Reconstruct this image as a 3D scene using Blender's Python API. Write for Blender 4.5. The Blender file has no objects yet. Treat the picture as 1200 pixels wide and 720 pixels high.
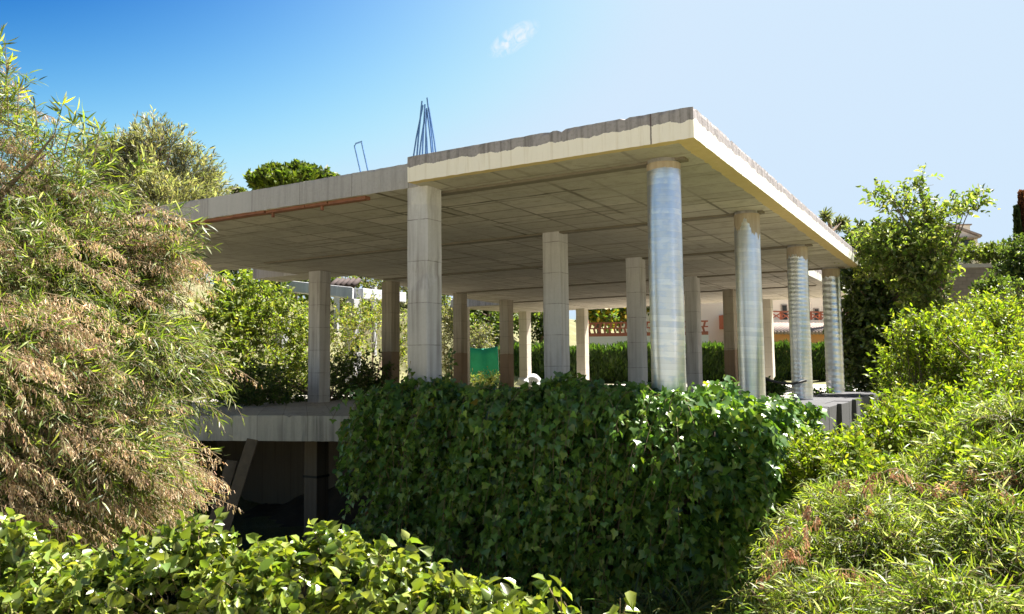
import bpy, bmesh, math, random
import numpy as np
from mathutils import Vector, Matrix

random.seed(7)
rng = np.random.default_rng(11)
PI = math.pi
scene = bpy.context.scene
COL = scene.collection

# ------------------------------------------------------------------ camera
CAM = np.array([2.27, -7.355, 0.743])
YAW, PITCH, ROLL, FPX = 0.5286, 0.0741, -0.0102, 940.0
cy, sy = math.cos(YAW), math.sin(YAW)
cp, sp = math.cos(PITCH), math.sin(PITCH)
cr, sr = math.cos(ROLL), math.sin(ROLL)
FWD = np.array([-sy * cp, cy * cp, sp])
_r = np.array([cy, sy, 0.0])
_u = np.cross(_r, FWD)
RGT = _r * cr + _u * sr
UPV = -_r * sr + _u * cr
cam_d = bpy.data.cameras.new("camera")
cam = bpy.data.objects.new("camera", cam_d)
COL.objects.link(cam)
M = Matrix.Identity(4)
for i in range(3):
    M[i][0], M[i][1], M[i][2], M[i][3] = RGT[i], UPV[i], -FWD[i], CAM[i]
cam.matrix_world = M
cam_d.sensor_width = 36.0
cam_d.lens = FPX / 1200 * 36
cam_d.clip_start = 0.05
cam_d.clip_end = 3000
cam_d.dof.use_dof = True
cam_d.dof.focus_distance = 9.5
cam_d.dof.aperture_fstop = 7.0
scene.camera = cam

# ------------------------------------------------------------------ world, sun, exposure
SUN_EL, SUN_AZ = math.radians(58), math.radians(26)        # azimuth from +Y towards +X
world = bpy.data.worlds.new("World")
scene.world = world
world.use_nodes = True
wn, wl = world.node_tree.nodes, world.node_tree.links
wn.clear()
sky = wn.new("ShaderNodeTexSky")
sky.sky_type = 'NISHITA'
sky.sun_disc = False
sky.sun_elevation = SUN_EL
sky.sun_rotation = SUN_AZ
sky.altitude = 50
sky.air_density = 1.0
sky.dust_density = 1.9
sky.ozone_density = 2.0
bg = wn.new("ShaderNodeBackground")
bg.inputs['Strength'].default_value = 0.050
wo = wn.new("ShaderNodeOutputWorld")
hs = wn.new("ShaderNodeHueSaturation")
hs.inputs['Saturation'].default_value = 1.0
# deepen the azure away from the sun and even out the pale air around it, channel by channel
_k = wn.new("ShaderNodeVectorMath"); _k.operation = 'SCALE'; _k.inputs['Scale'].default_value = 1 / 4.2
wl.new(sky.outputs[0], _k.inputs[0])
_s = wn.new("ShaderNodeSeparateXYZ"); wl.new(_k.outputs[0], _s.inputs[0])
_c = wn.new("ShaderNodeCombineXYZ")
for _i, (_a, _b, _t) in enumerate(((0.335, 0.67, 0.66), (0.44, 0.83, 0.82), (0.62, 1.15, 0.99))):
    _m = wn.new("ShaderNodeMapRange"); _m.interpolation_type = 'SMOOTHSTEP'
    _m.inputs['From Min'].default_value = _a; _m.inputs['From Max'].default_value = _b; _m.inputs['To Max'].default_value = _t
    wl.new(_s.outputs[_i], _m.inputs['Value']); wl.new(_m.outputs['Result'], _c.inputs[_i])
_k2 = wn.new("ShaderNodeVectorMath"); _k2.operation = 'SCALE'; _k2.inputs['Scale'].default_value = 4.2
wl.new(_c.outputs[0], _k2.inputs[0]); wl.new(_k2.outputs[0], hs.inputs['Color'])
# a thin wisp of cirrus
tc = wn.new("ShaderNodeTexCoord")
def px_dir(px, py):
    d = FWD + RGT * (px - 600) / FPX - UPV * (py - 360) / FPX
    return d / np.linalg.norm(d)
mp = wn.new("ShaderNodeVectorMath"); mp.operation = 'SUBTRACT'
mp.inputs[1].default_value = tuple(px_dir(602, 46))
wl.new(tc.outputs['Generated'], mp.inputs[0])
def wdot(v, k):
    n = wn.new("ShaderNodeVectorMath"); n.operation = 'DOT_PRODUCT'
    n.inputs[1].default_value = tuple(np.array(v) * k)
    wl.new(mp.outputs[0], n.inputs[0]); return n.outputs['Value']
_ca = (RGT * 0.86 + UPV * 0.5); _cb = (-RGT * 0.5 + UPV * 0.86)
def wmath(op, a, b=None):
    n = wn.new("ShaderNodeMath"); n.operation = op
    for i, v in enumerate((a, b)):
        if v is None: continue
        if isinstance(v, (int, float)): n.inputs[i].default_value = v
        else: wl.new(v, n.inputs[i])
    return n.outputs[0]
nz = wn.new("ShaderNodeTexNoise"); nz.inputs['Scale'].default_value = 70; nz.inputs['Detail'].default_value = 6
nz.inputs['Distortion'].default_value = 1.6
wl.new(tc.outputs['Generated'], nz.inputs['Vector'])
qa = wmath('POWER', wmath('ABSOLUTE', wdot(_ca, 1 / 0.036)), 2.0)
qb = wmath('POWER', wmath('ABSOLUTE', wdot(_cb, 1 / 0.014)), 2.0)
fall = wmath('MAXIMUM', wmath('SUBTRACT', 1.0, wmath('ADD', qa, qb)), 0.0)
cl = wmath('MULTIPLY', fall, wmath('MAXIMUM', wmath('SUBTRACT', nz.outputs['Fac'], 0.38), 0.0))
cl = wmath('MINIMUM', wmath('MULTIPLY', cl, 3.0), 0.75)
mixc = wn.new("ShaderNodeMix"); mixc.data_type = 'RGBA'
wl.new(cl, mixc.inputs['Factor'])
wl.new(hs.outputs[0], mixc.inputs['A'])
mixc.inputs['B'].default_value = (4.0, 4.1, 4.2, 1)
wl.new(mixc.outputs['Result'], bg.inputs['Color'])
wl.new(bg.outputs[0], wo.inputs[0])

sun_d = bpy.data.lights.new("sun", 'SUN')
sun_d.energy = 4.5
sun_d.angle = math.radians(0.5)
sun_d.color = (1.0, 0.95, 0.86)
sun = bpy.data.objects.new("sun", sun_d)
COL.objects.link(sun)
SUND = Vector((math.sin(SUN_AZ) * math.cos(SUN_EL), math.cos(SUN_AZ) * math.cos(SUN_EL), math.sin(SUN_EL)))
sun.rotation_euler = SUND.to_track_quat('Z', 'Y').to_euler()
sun.location = (0, 0, 30)

scene.view_settings.view_transform = 'Standard'
scene.view_settings.look = 'None'
scene.view_settings.exposure = 2.25
scene.view_settings.gamma = 1.0
scene.view_settings.use_curve_mapping = False
scene.render.engine = 'CYCLES'
scene.cycles.use_denoising = True
scene.cycles.max_bounces = 8
scene.cycles.diffuse_bounces = 4
scene.cycles.glossy_bounces = 3
scene.cycles.transmission_bounces = 4
scene.cycles.sample_clamp_indirect = 6

# ------------------------------------------------------------------ helpers: placing
def at(px, py, depth):
    d = FWD + RGT * (px - 600) / FPX - UPV * (py - 360) / FPX
    return CAM + d * depth

def sst(a, b, x):
    t = np.clip((x - a) / (b - a), 0, 1)
    return t * t * (3 - 2 * t)

def tz(x, y):
    x = np.asarray(x, float); y = np.asarray(y, float)
    front = -0.95 - 0.95 * sst(-5.5, -0.6, y)
    inside = -2.35
    back = -0.06
    z = front + (inside - front) * sst(-0.4, 0.6, y) * (1 - sst(0.2, 1.2, x))
    z = z + (back - z) * sst(19.0, 22.0, y)
    # bank rising at the left
    left = sst(-12.5, -24, x) * 4.2 * sst(-3, 6, y)
    z = z + left + (1 - sst(-14.8, -12.6, x)) * sst(2.0, 6.0, y) * (1 - sst(15, 20, y)) * 2.2
    # hillside rising at the right
    s = x * 0.866 + y * 0.5
    z = z + sst(0.6, 3.0, x) * sst(4.0, 14.0, y) * 1.6 * (1 - sst(19, 22, y)) 
    z = z + sst(1.0, 14.0, x) * sst(10.0, 40.0, s) * 7.5
    # distant rise
    r = np.hypot(x, y)
    z = z + sst(60, 300, r) * 10
    return z

# ------------------------------------------------------------------ helpers: objects
def link(name, me, mat=None, parent=None):
    o = bpy.data.objects.new(name, me)
    COL.objects.link(o)
    if mat is not None:
        for m_ in (mat if isinstance(mat, (list, tuple)) else [mat]):
            me.materials.append(m_)
    if parent is not None:
        o.parent = parent
        w = Vector((0, 0, 0)); p = parent
        while p is not None:
            w += p.location; p = p.parent
        o.location = -w
    return o

def empty(name, loc, label, cat, group=None, kind=None):
    o = bpy.data.objects.new(name, None)
    COL.objects.link(o)
    o.location = Vector([float(v) for v in loc])
    o.empty_display_size = 0.2
    tag(o, label, cat, group, kind)
    return o

def tag(o, label=None, cat=None, group=None, kind=None):
    if label: o["label"] = label
    if cat: o["category"] = cat
    if group: o["group"] = group
    if kind: o["kind"] = kind
    return o

class MB:
    def __init__(s): s.bm = bmesh.new()
    def box(s, x0, x1, y0, y1, z0, z1, bev=0.0, rotz=0, c=None):
        vs = [(x0, y0, z0), (x1, y0, z0), (x1, y1, z0), (x0, y1, z0), (x0, y0, z1), (x1, y0, z1), (x1, y1, z1), (x0, y1, z1)]
        if rotz:
            cx, cyy = c if c else ((x0 + x1) / 2, (y0 + y1) / 2)
            vs = [(cx + (a - cx) * math.cos(rotz) - (b - cyy) * math.sin(rotz), cyy + (a - cx) * math.sin(rotz) + (b - cyy) * math.cos(rotz), z) for a, b, z in vs]
        v = [s.bm.verts.new(p) for p in vs]
        fs = [s.bm.faces.new([v[i] for i in q]) for q in ((0, 3, 2, 1), (4, 5, 6, 7), (0, 1, 5, 4), (1, 2, 6, 5), (2, 3, 7, 6), (3, 0, 4, 7))]
        if bev:
            es = list({e for f in fs for e in f.edges})
            bmesh.ops.bevel(s.bm, geom=es, offset=bev, segments=2, affect='EDGES', profile=0.5)
        return s
    def prism(s, pts, z0, z1):
        a = [s.bm.verts.new((p[0], p[1], z0)) for p in pts]
        b = [s.bm.verts.new((p[0], p[1], z1)) for p in pts]
        n = len(pts)
        s.bm.faces.new(a[::-1]); s.bm.faces.new(b)
        for i in range(n):
            s.bm.faces.new((a[i], a[(i + 1) % n], b[(i + 1) % n], b[i]))
        return s
    def poly(s, pts):
        s.bm.faces.new([s.bm.verts.new(p) for p in pts]); return s
    def tube(s, pts, r, sides=8, cap=True):
        pts = [Vector(p) for p in pts]
        rs = r if isinstance(r, (list, tuple)) else [r] * len(pts)
        rings = []
        for i, p in enumerate(pts):
            t = (pts[min(i + 1, len(pts) - 1)] - pts[max(i - 1, 0)]).normalized()
            a = t.cross(Vector((0, 0, 1)))
            if a.length < 1e-3: a = Vector((1, 0, 0))
            a.normalize(); b = t.cross(a)
            rings.append([s.bm.verts.new(p + (a * math.cos(k * 2 * PI / sides) + b * math.sin(k * 2 * PI / sides)) * rs[i]) for k in range(sides)])
        for q in range(len(rings) - 1):
            for k in range(sides):
                s.bm.faces.new((rings[q][k], rings[q][(k + 1) % sides], rings[q + 1][(k + 1) % sides], rings[q + 1][k]))
        if cap:
            s.bm.faces.new(rings[0][::-1]); s.bm.faces.new(rings[-1])
        return s
    def build(s, name, mat, parent=None, smooth=False):
        bmesh.ops.recalc_face_normals(s.bm, faces=s.bm.faces)
        me = bpy.data.meshes.new(name)
        s.bm.to_mesh(me); s.bm.free()
        if smooth:
            me.polygons.foreach_set("use_smooth", [True] * len(me.polygons))
        return link(name, me, mat, parent)

def np_mesh(name, V, faces_flat, sizes, tint=None, smooth=False):
    me = bpy.data.meshes.new(name)
    V = np.ascontiguousarray(V, dtype=np.float32)
    me.vertices.add(len(V)); me.vertices.foreach_set("co", V.ravel())
    me.loops.add(len(faces_flat)); me.loops.foreach_set("vertex_index", np.ascontiguousarray(faces_flat, dtype=np.int32))
    me.polygons.add(len(sizes))
    st = np.concatenate([[0], np.cumsum(sizes)[:-1]]).astype(np.int32)
    me.polygons.foreach_set("loop_start", st)
    if smooth:
        me.polygons.foreach_set("use_smooth", np.ones(len(sizes), dtype=bool))
    if tint is not None:
        a = me.attributes.new("tint", 'FLOAT_COLOR', 'POINT')
        c = np.ones((len(V), 4), dtype=np.float32); c[:, :3] = tint
        a.data.foreach_set("color", c.ravel())
    me.update(calc_edges=True)
    me.validate()
    return me

# ------------------------------------------------------------------ helpers: materials
def newmat(name):
    m = bpy.data.materials.new(name); m.use_nodes = True
    nt = m.node_tree; nt.nodes.clear()
    return m, nt
class NT:
    def __init__(s, nt): s.nt = nt
    def n(s, t, **kw):
        nd = s.nt.nodes.new(t)
        for k, v in kw.items(): setattr(nd, k, v)
        return nd
    def l(s, a, b): s.nt.links.new(a, b)
    def math(s, op, a, b=None, clamp=False):
        nd = s.n("ShaderNodeMath", operation=op); nd.use_clamp = clamp
        for i, v in enumerate((a, b)):
            if v is None: continue
            if isinstance(v, (int, float)): nd.inputs[i].default_value = v
            else: s.l(v, nd.inputs[i])
        return nd.outputs[0]
    def noise(s, vec, scale, detail=4, rough=0.6, vscale=None):
        if vscale:
            mp_ = s.n("ShaderNodeMapping"); mp_.inputs['Scale'].default_value = vscale
            s.l(vec, mp_.inputs['Vector']); vec = mp_.outputs[0]
        nd = s.n("ShaderNodeTexNoise"); nd.inputs['Scale'].default_value = scale
        nd.inputs['Detail'].default_value = detail; nd.inputs['Roughness'].default_value = rough
        s.l(vec, nd.inputs['Vector']); return nd.outputs['Fac']
    def ramp(s, fac, stops):
        nd = s.n("ShaderNodeValToRGB"); cr_ = nd.color_ramp
        while len(cr_.elements) < len(stops): cr_.elements.new(0.5)
        for e, (p, c) in zip(cr_.elements, stops):
            e.position = p; e.color = (*c, 1) if len(c) == 3 else c
        s.l(fac, nd.inputs[0]); return nd.outputs[0]
    def mix(s, fac, a, b, mode='MIX'):
        nd = s.n("ShaderNodeMix", data_type='RGBA', blend_type=mode)
        for sock, v in ((nd.inputs['Factor'], fac), (nd.inputs['A'], a), (nd.inputs['B'], b)):
            if isinstance(v, (int, float)): sock.default_value = v
            elif isinstance(v, tuple): sock.default_value = (*v, 1) if len(v) == 3 else v
            else: s.l(v, sock)
        return nd.outputs['Result']
    def sep(s, vec):
        nd = s.n("ShaderNodeSeparateXYZ"); s.l(vec, nd.inputs[0]); return nd.outputs
    def out(s, col, rough=0.8, metal=0.0, bump=None, bstr=0.3, bdist=0.01, spec=0.3):
        p = s.n("ShaderNodeBsdfPrincipled")
        for nm, v in (('Base Color', col), ('Roughness', rough), ('Metallic', metal), ('Specular IOR Level', spec)):
            if isinstance(v, tuple): p.inputs[nm].default_value = (*v, 1)
            elif isinstance(v, (int, float)): p.inputs[nm].default_value = v
            else: s.l(v, p.inputs[nm])
        if bump is not None:
            b = s.n("ShaderNodeBump"); b.inputs['Strength'].default_value = bstr; b.inputs['Distance'].default_value = bdist
            s.l(bump, b.inputs['Height']); s.l(b.outputs[0], p.inputs['Normal'])
        o = s.n("ShaderNodeOutputMaterial"); s.l(p.outputs[0], o.inputs[0])
    def pos(s): return s.n("ShaderNodeNewGeometry").outputs['Position']

def mat_plain(name, col, rough=0.7, metal=0.0, var=0.25, scale=8.0, bump=0.2):
    m, nt = newmat(name); t = NT(nt); P = t.pos()
    f = t.noise(P, scale, 6)
    c = t.mix(f, tuple(v * (1 - var) for v in col), tuple(min(1, v * (1 + var)) for v in col))
    t.out(c, rough, metal, bump=t.noise(P, scale * 6, 4), bstr=bump, bdist=0.004)
    return m

def mat_concrete(name, base=(0.40, 0.375, 0.34), dark=(0.17, 0.155, 0.135), streak=0.6, joints=0.0, stain_z=None, boards=0.0, extra=None):
    m, nt = newmat(name); t = NT(nt); P = t.pos()
    x, y, z = t.sep(P)
    f1 = t.noise(P, 2.2, 6, 0.65)
    f2 = t.noise(P, 30, 4, 0.6)
    oi = t.n("ShaderNodeObjectInfo").outputs['Random']
    c = t.mix(f1, tuple(v * 0.82 for v in base), tuple(v * 1.14 for v in base))
    c = t.mix(t.math('MULTIPLY', t.math('SUBTRACT', f2, 0.35), 0.8, True), c, tuple(v * 0.72 for v in base))
    # vertical run-off streaks
    s1 = t.noise(P, 1.0, 4, 0.6, (13, 13, 0.55))
    s2 = t.noise(P, 1.0, 3, 0.6, (1.4, 1.4, 0.9))
    sf = t.math('MULTIPLY', t.math('MULTIPLY', t.math('SUBTRACT', s1, 0.43), 4.5, True), t.math('MULTIPLY', t.math('SUBTRACT', s2, 0.33), 3.2, True), True)
    c = t.mix(t.math('MULTIPLY', sf, streak), c, dark)
    # grout runs and honeycombing
    wht = t.noise(P, 1.0, 4, 0.6, (9, 9, 0.35))
    c = t.mix(t.math('MULTIPLY', t.math('SUBTRACT', wht, 0.58), 3.0, True), c, tuple(min(0.75, v * 1.35) for v in base))
    pit = t.math('MULTIPLY', t.math('GREATER_THAN', t.noise(P, 75, 2, 0.5), 0.66), t.math('MULTIPLY', t.math('SUBTRACT', t.noise(P, 4, 3), 0.5), 5.0, True))
    c = t.mix(t.math('MULTIPLY', pit, 0.6), c, dark)
    h = f2
    if joints:
        # casting joints every ~0.5 m up the column: a thin dark line and a small step
        zz = t.math('ADD', t.math('MULTIPLY', z, 1 / joints), t.math('MULTIPLY', oi, 0.6))
        fr = t.math('FRACT', zz)
        ln = t.math('LESS_THAN', t.math('ABSOLUTE', t.math('SUBTRACT', t.math('ADD', fr, t.math('MULTIPLY', t.math('SUBTRACT', f2, 0.5), 0.02)), 0.5)), 0.011)
        fl = t.math('FLOOR', t.math('ADD', zz, 0.5))
        wn_ = t.n("ShaderNodeTexWhiteNoise", noise_dimensions='1D'); t.l(t.math('ADD', fl, t.math('MULTIPLY', oi, 40)), wn_.inputs['W'])
        c = t.mix(t.math('MULTIPLY', wn_.outputs['Value'], 0.30), c, tuple(v * 0.62 for v in base))
        c = t.mix(t.math('MULTIPLY', t.math('MULTIPLY', ln, 0.85), t.math('MULTIPLY', t.math('SUBTRACT', t.noise(P, 6, 3), 0.3), 2.5, True)), c, (0.12, 0.10, 0.09))
        h = t.math('SUBTRACT', t.math('MULTIPLY', f2, 0.4), t.math('MULTIPLY', ln, 1.2))
    if boards:
        fr = t.math('FRACT', t.math('MULTIPLY', t.math('ADD', x, y), 1 / boards))
        ln = t.math('LESS_THAN', fr, 0.03)
        bi = t.math('FLOOR', t.math('MULTIPLY', t.math('ADD', x, y), 1 / boards))
        wn_ = t.n("ShaderNodeTexWhiteNoise", noise_dimensions='1D'); t.l(bi, wn_.inputs['W'])
        c = t.mix(t.math('MULTIPLY', wn_.outputs['Value'], 0.45), c, tuple(v * 0.6 for v in base))
        c = t.mix(t.math('MULTIPLY', ln, 0.5), c, dark)
        h = t.math('SUBTRACT', f2, ln)
    if stain_z is not None:
        e = t.math('ADD', z, t.math('MULTIPLY', t.math('SUBTRACT', f1, 0.5), 0.12))
        msk = t.math('LESS_THAN', e, stain_z)
        c = t.mix(t.math('MULTIPLY', msk, 0.75), c, extra or (0.20, 0.13, 0.085))
    t.out(c, 0.88, bump=h, bstr=0.35, bdist=0.012, spec=0.25)
    return m

def mat_roof():
    """sides: bare stained band over a cream painted band, painted lip underneath, bare formwork soffit"""
    m, nt = newmat("roof_concrete"); t = NT(nt); P = t.pos(); x, y, z = t.sep(P)
    nrm = t.n("ShaderNodeNewGeometry").outputs['Normal']; nx, ny, nzz = t.sep(nrm)
    f1 = t.noise(P, 1.7, 6, 0.65); f2 = t.noise(P, 28, 4, 0.6); f3 = t.noise(P, 6, 5, 0.7)
    s1 = t.noise(P, 1.0, 5, 0.65, (16, 16, 0.7))
    # bare side concrete
    bare = t.mix(f1, (0.275, 0.245, 0.255), (0.41, 0.375, 0.385))
    bare = t.mix(t.math('MULTIPLY', t.math('SUBTRACT', s1, 0.47), 4.0, True), bare, (0.13, 0.115, 0.115))
    bare = t.mix(t.math('MULTIPLY', t.math('SUBTRACT', f2, 0.5), 2.0, True), bare, (0.13, 0.115, 0.10))
    # board marks on the bare left fascia
    fr = t.math('FRACT', t.math('MULTIPLY', x, 1 / 0.9))
    bi = t.math('FLOOR', t.math('MULTIPLY', x, 1 / 0.9))
    w1 = t.n("ShaderNodeTexWhiteNoise", noise_dimensions='1D'); t.l(bi, w1.inputs['W'])
    leftm = t.math('LESS_THAN', x, -3.45)
    bare = t.mix(t.math('MULTIPLY', leftm, t.math('MULTIPLY', w1.outputs['Value'], 0.8)), bare, (0.52, 0.495, 0.50))
    bare = t.mix(t.math('MULTIPLY', leftm, t.math('MULTIPLY', t.math('LESS_THAN', fr, 0.012), 0.6)), bare, (0.1, 0.09, 0.08))
    # cream paint
    paint = t.mix(f1, (0.84, 0.76, 0.67), (0.86, 0.80, 0.73))
    paint = t.mix(t.math('MULTIPLY', t.math('SUBTRACT', s1, 0.52), 3.0, True), paint, (0.62, 0.52, 0.40))
    paint = t.mix(t.math('MULTIPLY', t.math('GREATER_THAN', nx, 0.5), 0.75), paint, t.mix(f3, (0.66, 0.68, 0.56), (0.78, 0.79, 0.70)))
    edge = t.math('ADD', z, t.math('ADD', t.math('MULTIPLY', t.math('SUBTRACT', f3, 0.5), 0.035), t.math('MULTIPLY', t.math('SUBTRACT', t.noise(P, 1.3, 4), 0.5), 0.075)))
    frontm = t.math('GREATER_THAN', x, -3.45)
    painted = t.math('MULTIPLY', t.math('LESS_THAN', t.math('ADD', edge, t.math('MULTIPLY', t.math('SUBTRACT', t.noise(P, 1.0, 4, 0.6, (5, 5, 0.7)), 0.5), 0.12)), 3.082), frontm)
    # flaked patches along the top edge
    fl = t.noise(P, 1.0, 5, 0.75, (2.2, 2.2, 6))
    painted = t.math('MULTIPLY', painted, t.math('LESS_THAN', t.math('ADD', fl, t.math('MULTIPLY', t.math('SUBTRACT', z, 3.0), 0.5)), 0.72))
    side = t.mix(painted, bare, paint)
    crk = t.math('LESS_THAN', t.math('ABSOLUTE', t.math('ADD', t.math('ADD', x, 0.43), t.math('MULTIPLY', t.math('SUBTRACT', f3, 0.5), 0.02))), 0.008)
    crk = t.math('MULTIPLY', crk, t.math('LESS_THAN', y, 0.05))
    side = t.mix(t.math('MULTIPLY', crk, 0.8), side, (0.08, 0.05, 0.05))
    # soffit: formwork sheets of differing tone, dark seams
    br = t.n("ShaderNodeTexBrick"); br.offset = 0.0; br.squash = 1.0
    br.inputs['Scale'].default_value = 1.0; br.inputs['Mortar Size'].default_value = 0.03; br.inputs['Mortar Smooth'].default_value = 0.6
    br.inputs['Bias'].default_value = -0.1; br.inputs['Brick Width'].default_value = 0.78; br.inputs['Row Height'].default_value = 0.52
    br.inputs['Color1'].default_value = (0.62, 0.56, 0.47, 1); br.inputs['Color2'].default_value = (0.37, 0.325, 0.255, 1); br.inputs['Mortar'].default_value = (0.11, 0.09, 0.065, 1)
    t.l(P, br.inputs['Vector'])
    # the sheets read clearly only in places; elsewhere grime and cement film hide them
    show = t.math('MULTIPLY', t.math('SUBTRACT', t.noise(P, 0.42, 3, 0.5), 0.42), 6.0, True)
    base_ = t.mix(f1, (0.32, 0.285, 0.24), (0.44, 0.40, 0.345))
    sof = t.mix(t.math('ADD', 0.14, t.math('MULTIPLY', show, 0.5)), base_, br.outputs['Color'])
    big = t.n("ShaderNodeTexBrick"); big.offset = 0.0; big.inputs['Scale'].default_value = 1.0; big.inputs['Mortar Size'].default_value = 0.05; big.inputs['Mortar Smooth'].default_value = 0.8
    big.inputs['Brick Width'].default_value = 2.05; big.inputs['Row Height'].default_value = 1.45
    t.l(P, big.inputs['Vector'])
    sof = t.mix(t.math('MULTIPLY', big.outputs['Fac'], t.math('MULTIPLY', t.math('SUBTRACT', t.noise(P, 0.9, 3), 0.42), 4.0, True)), sof, (0.10, 0.082, 0.058))
    sof = t.mix(t.math('MULTIPLY', t.math('SUBTRACT', f3, 0.48), 2.4, True), sof, (0.24, 0.21, 0.165))
    lines = t.noise(P, 1.0, 3, 0.5, (26, 1.2, 1))
    sof = t.mix(t.math('MULTIPLY', t.math('SUBTRACT', lines, 0.54), 1.6, True), sof, (0.46, 0.41, 0.33))
    # ochre painted lip under the edges
    wob = t.math('MULTIPLY', t.math('SUBTRACT', t.noise(P, 3.2, 5, 0.7), 0.5), 0.14)
    lipx = t.math('GREATER_THAN', t.math('ADD', x, wob), -0.19)
    lipy = t.math('MULTIPLY', t.math('LESS_THAN', t.math('ADD', y, t.math('MULTIPLY', wob, 0.6)), 0.11), frontm)
    lip = t.math('MAXIMUM', lipx, lipy)
    sof = t.mix(lip, sof, t.mix(f3, (0.50, 0.36, 0.15), (0.66, 0.52, 0.28)))
    down = t.math('LESS_THAN', nzz, -0.5)
    c = t.mix(down, side, sof)
    h = t.math('ADD', f2, t.math('MULTIPLY', br.outputs['Fac'], -0.35))
    t.out(c, 0.88, bump=h, bstr=0.4, bdist=0.012, spec=0.2)
    return m

def mat_sleeve(name, xc, yc, pitch, tear, zt_, patch):
    """foil spiral sleeve; each turn differs a little, with bluer patches, more of them higher up; bare tan concrete above the torn rim"""
    m, nt = newmat(name); t = NT(nt)
    P = t.pos(); x, y, z = t.sep(P)
    th = t.math('ARCTAN2', t.math('SUBTRACT', y, yc), t.math('SUBTRACT', x, xc))
    hx = t.math('ADD', t.math('MULTIPLY', z, 1 / pitch), t.math('MULTIPLY', th, 1 / (2 * PI)))
    turn = t.math('FLOOR', hx)
    wn_ = t.n("ShaderNodeTexWhiteNoise", noise_dimensions='1D'); t.l(turn, wn_.inputs['W'])
    wv = wn_.outputs['Value']
    cmb = t.n("ShaderNodeCombineXYZ"); t.l(t.math('MULTIPLY', th, 1.6), cmb.inputs[0]); t.l(t.math('MULTIPLY', turn, 3.7), cmb.inputs[1]); t.l(t.math('MULTIPLY', hx, 0.8), cmb.inputs[2])
    pn = t.noise(cmb.outputs[0], 1.0, 3, 0.6)
    f = t.noise(P, 5, 5, 0.65); fs = t.noise(P, 1.0, 4, 0.6, (3, 3, 40))
    c = t.mix(wv, (0.58, 0.59, 0.66), (0.72, 0.72, 0.78))
    c = t.mix(t.math('MULTIPLY', t.math('SUBTRACT', fs, 0.5), 1.6, True), c, (0.56, 0.57, 0.64))
    up = t.math('MULTIPLY', t.math('SUBTRACT', z, 0.4), 0.4, True)
    pm = t.math('MULTIPLY', t.math('SUBTRACT', t.math('ADD', pn, t.math('MULTIPLY', up, 0.12)), 0.53), 9.0, True)
    c = t.mix(t.math('MULTIPLY', pm, patch), c, (0.42, 0.50, 0.70))
    seam = t.math('LESS_THAN', t.math('FRACT', hx), 0.07)
    c = t.mix(t.math('MULTIPLY', seam, 0.25), c, (0.35, 0.36, 0.42))
    e = t.math('ADD', z, t.math('MULTIPLY', t.math('SUBTRACT', t.noise(P, 1.0, 4, 0.65, (6, 6, 1.2)), 0.5), tear))
    torn = t.math('GREATER_THAN', e, zt_)
    tan = t.mix(t.noise(P, 1.0, 4, 0.6, (20, 20, 1.5)), (0.26, 0.17, 0.11), (0.55, 0.48, 0.39))
    c = t.mix(torn, c, tan)
    met = t.math('MULTIPLY', t.math('SUBTRACT', 1.0, torn), 0.9)
    rough = t.math('ADD', 0.24, t.math('MULTIPLY', f, 0.16))
    rough = t.math('MAXIMUM', rough, t.math('MULTIPLY', torn, 0.85))
    t.out(c, rough, met, bump=t.math('ADD', f, t.math('MULTIPLY', seam, -0.6)), bstr=0.06, bdist=0.006, spec=0.4)
    return m

def mat_leaf(name, rough=0.45, transl=0.38, spec=0.4, tcol=(1.25, 1.35, 0.45)):
    m, nt = newmat(name); t = NT(nt)
    a = t.n("ShaderNodeAttribute"); a.attribute_name = "tint"
    p = t.n("ShaderNodeBsdfPrincipled"); t.l(a.outputs['Color'], p.inputs['Base Color'])
    p.inputs['Roughness'].default_value = rough; p.inputs['Specular IOR Level'].default_value = spec
    tr = t.n("ShaderNodeBsdfTranslucent")
    mc = t.mix(1.0, a.outputs['Color'], tcol, 'MULTIPLY'); t.l(mc, tr.inputs['Color'])
    mx = t.n("ShaderNodeMixShader"); mx.inputs[0].default_value = transl
    t.l(p.outputs[0], mx.inputs[1]); t.l(tr.outputs[0], mx.inputs[2])
    o = t.n("ShaderNodeOutputMaterial"); t.l(mx.outputs[0], o.inputs[0])
    return m

L_MAT = mat_leaf("leaf", 0.48, 0.48, 0.4)
L_GLOSS = mat_leaf("glossy_leaf", 0.30, 0.36, 0.6, (1.35, 1.3, 0.35))
L_DRY = mat_leaf("dry_seed", 0.85, 0.30, 0.1, (1.1, 0.95, 0.7))
BARK = mat_plain("bark", (0.16, 0.115, 0.08), 0.9, 0, 0.5, 14, 0.8)
TWIG = mat_plain("twig_bark", (0.20, 0.15, 0.085), 0.85, 0, 0.35, 20, 0.3)
STEEL = mat_plain("sky_tinted_steel", (0.11, 0.22, 0.42), 0.55, 0.3, 0.3, 25, 0.2)  # blue cast of the sky put into the base colour of the bars

# ------------------------------------------------------------------ helpers: foliage
def unit(v):
    return v / np.maximum(np.linalg.norm(v, axis=-1, keepdims=True), 1e-9)
def rdir(n):
    return unit(rng.normal(size=(n, 3)))
TMPL = {}
# lanceolate blade with a bend
TMPL['lance'] = (np.array([(0, 0, 0), (.5, .32, .03), (-.5, .32, .03), (.42, .68, -.02), (-.42, .68, -.02), (0, 1, -.14)]), [(0, 1, 2), (2, 1, 3, 4), (4, 3, 5)])
# ovate leaf folded on its midrib
TMPL['ovate'] = (np.array([(0, 0, 0), (.5, .26, .17), (.36, .64, .14), (0, 1, -.12), (-.36, .64, .14), (-.5, .26, .17), (0, .45, 0)]),
                 [(0, 1, 6), (1, 2, 3, 6), (6, 3, 4, 5), (0, 6, 5)])
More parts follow.
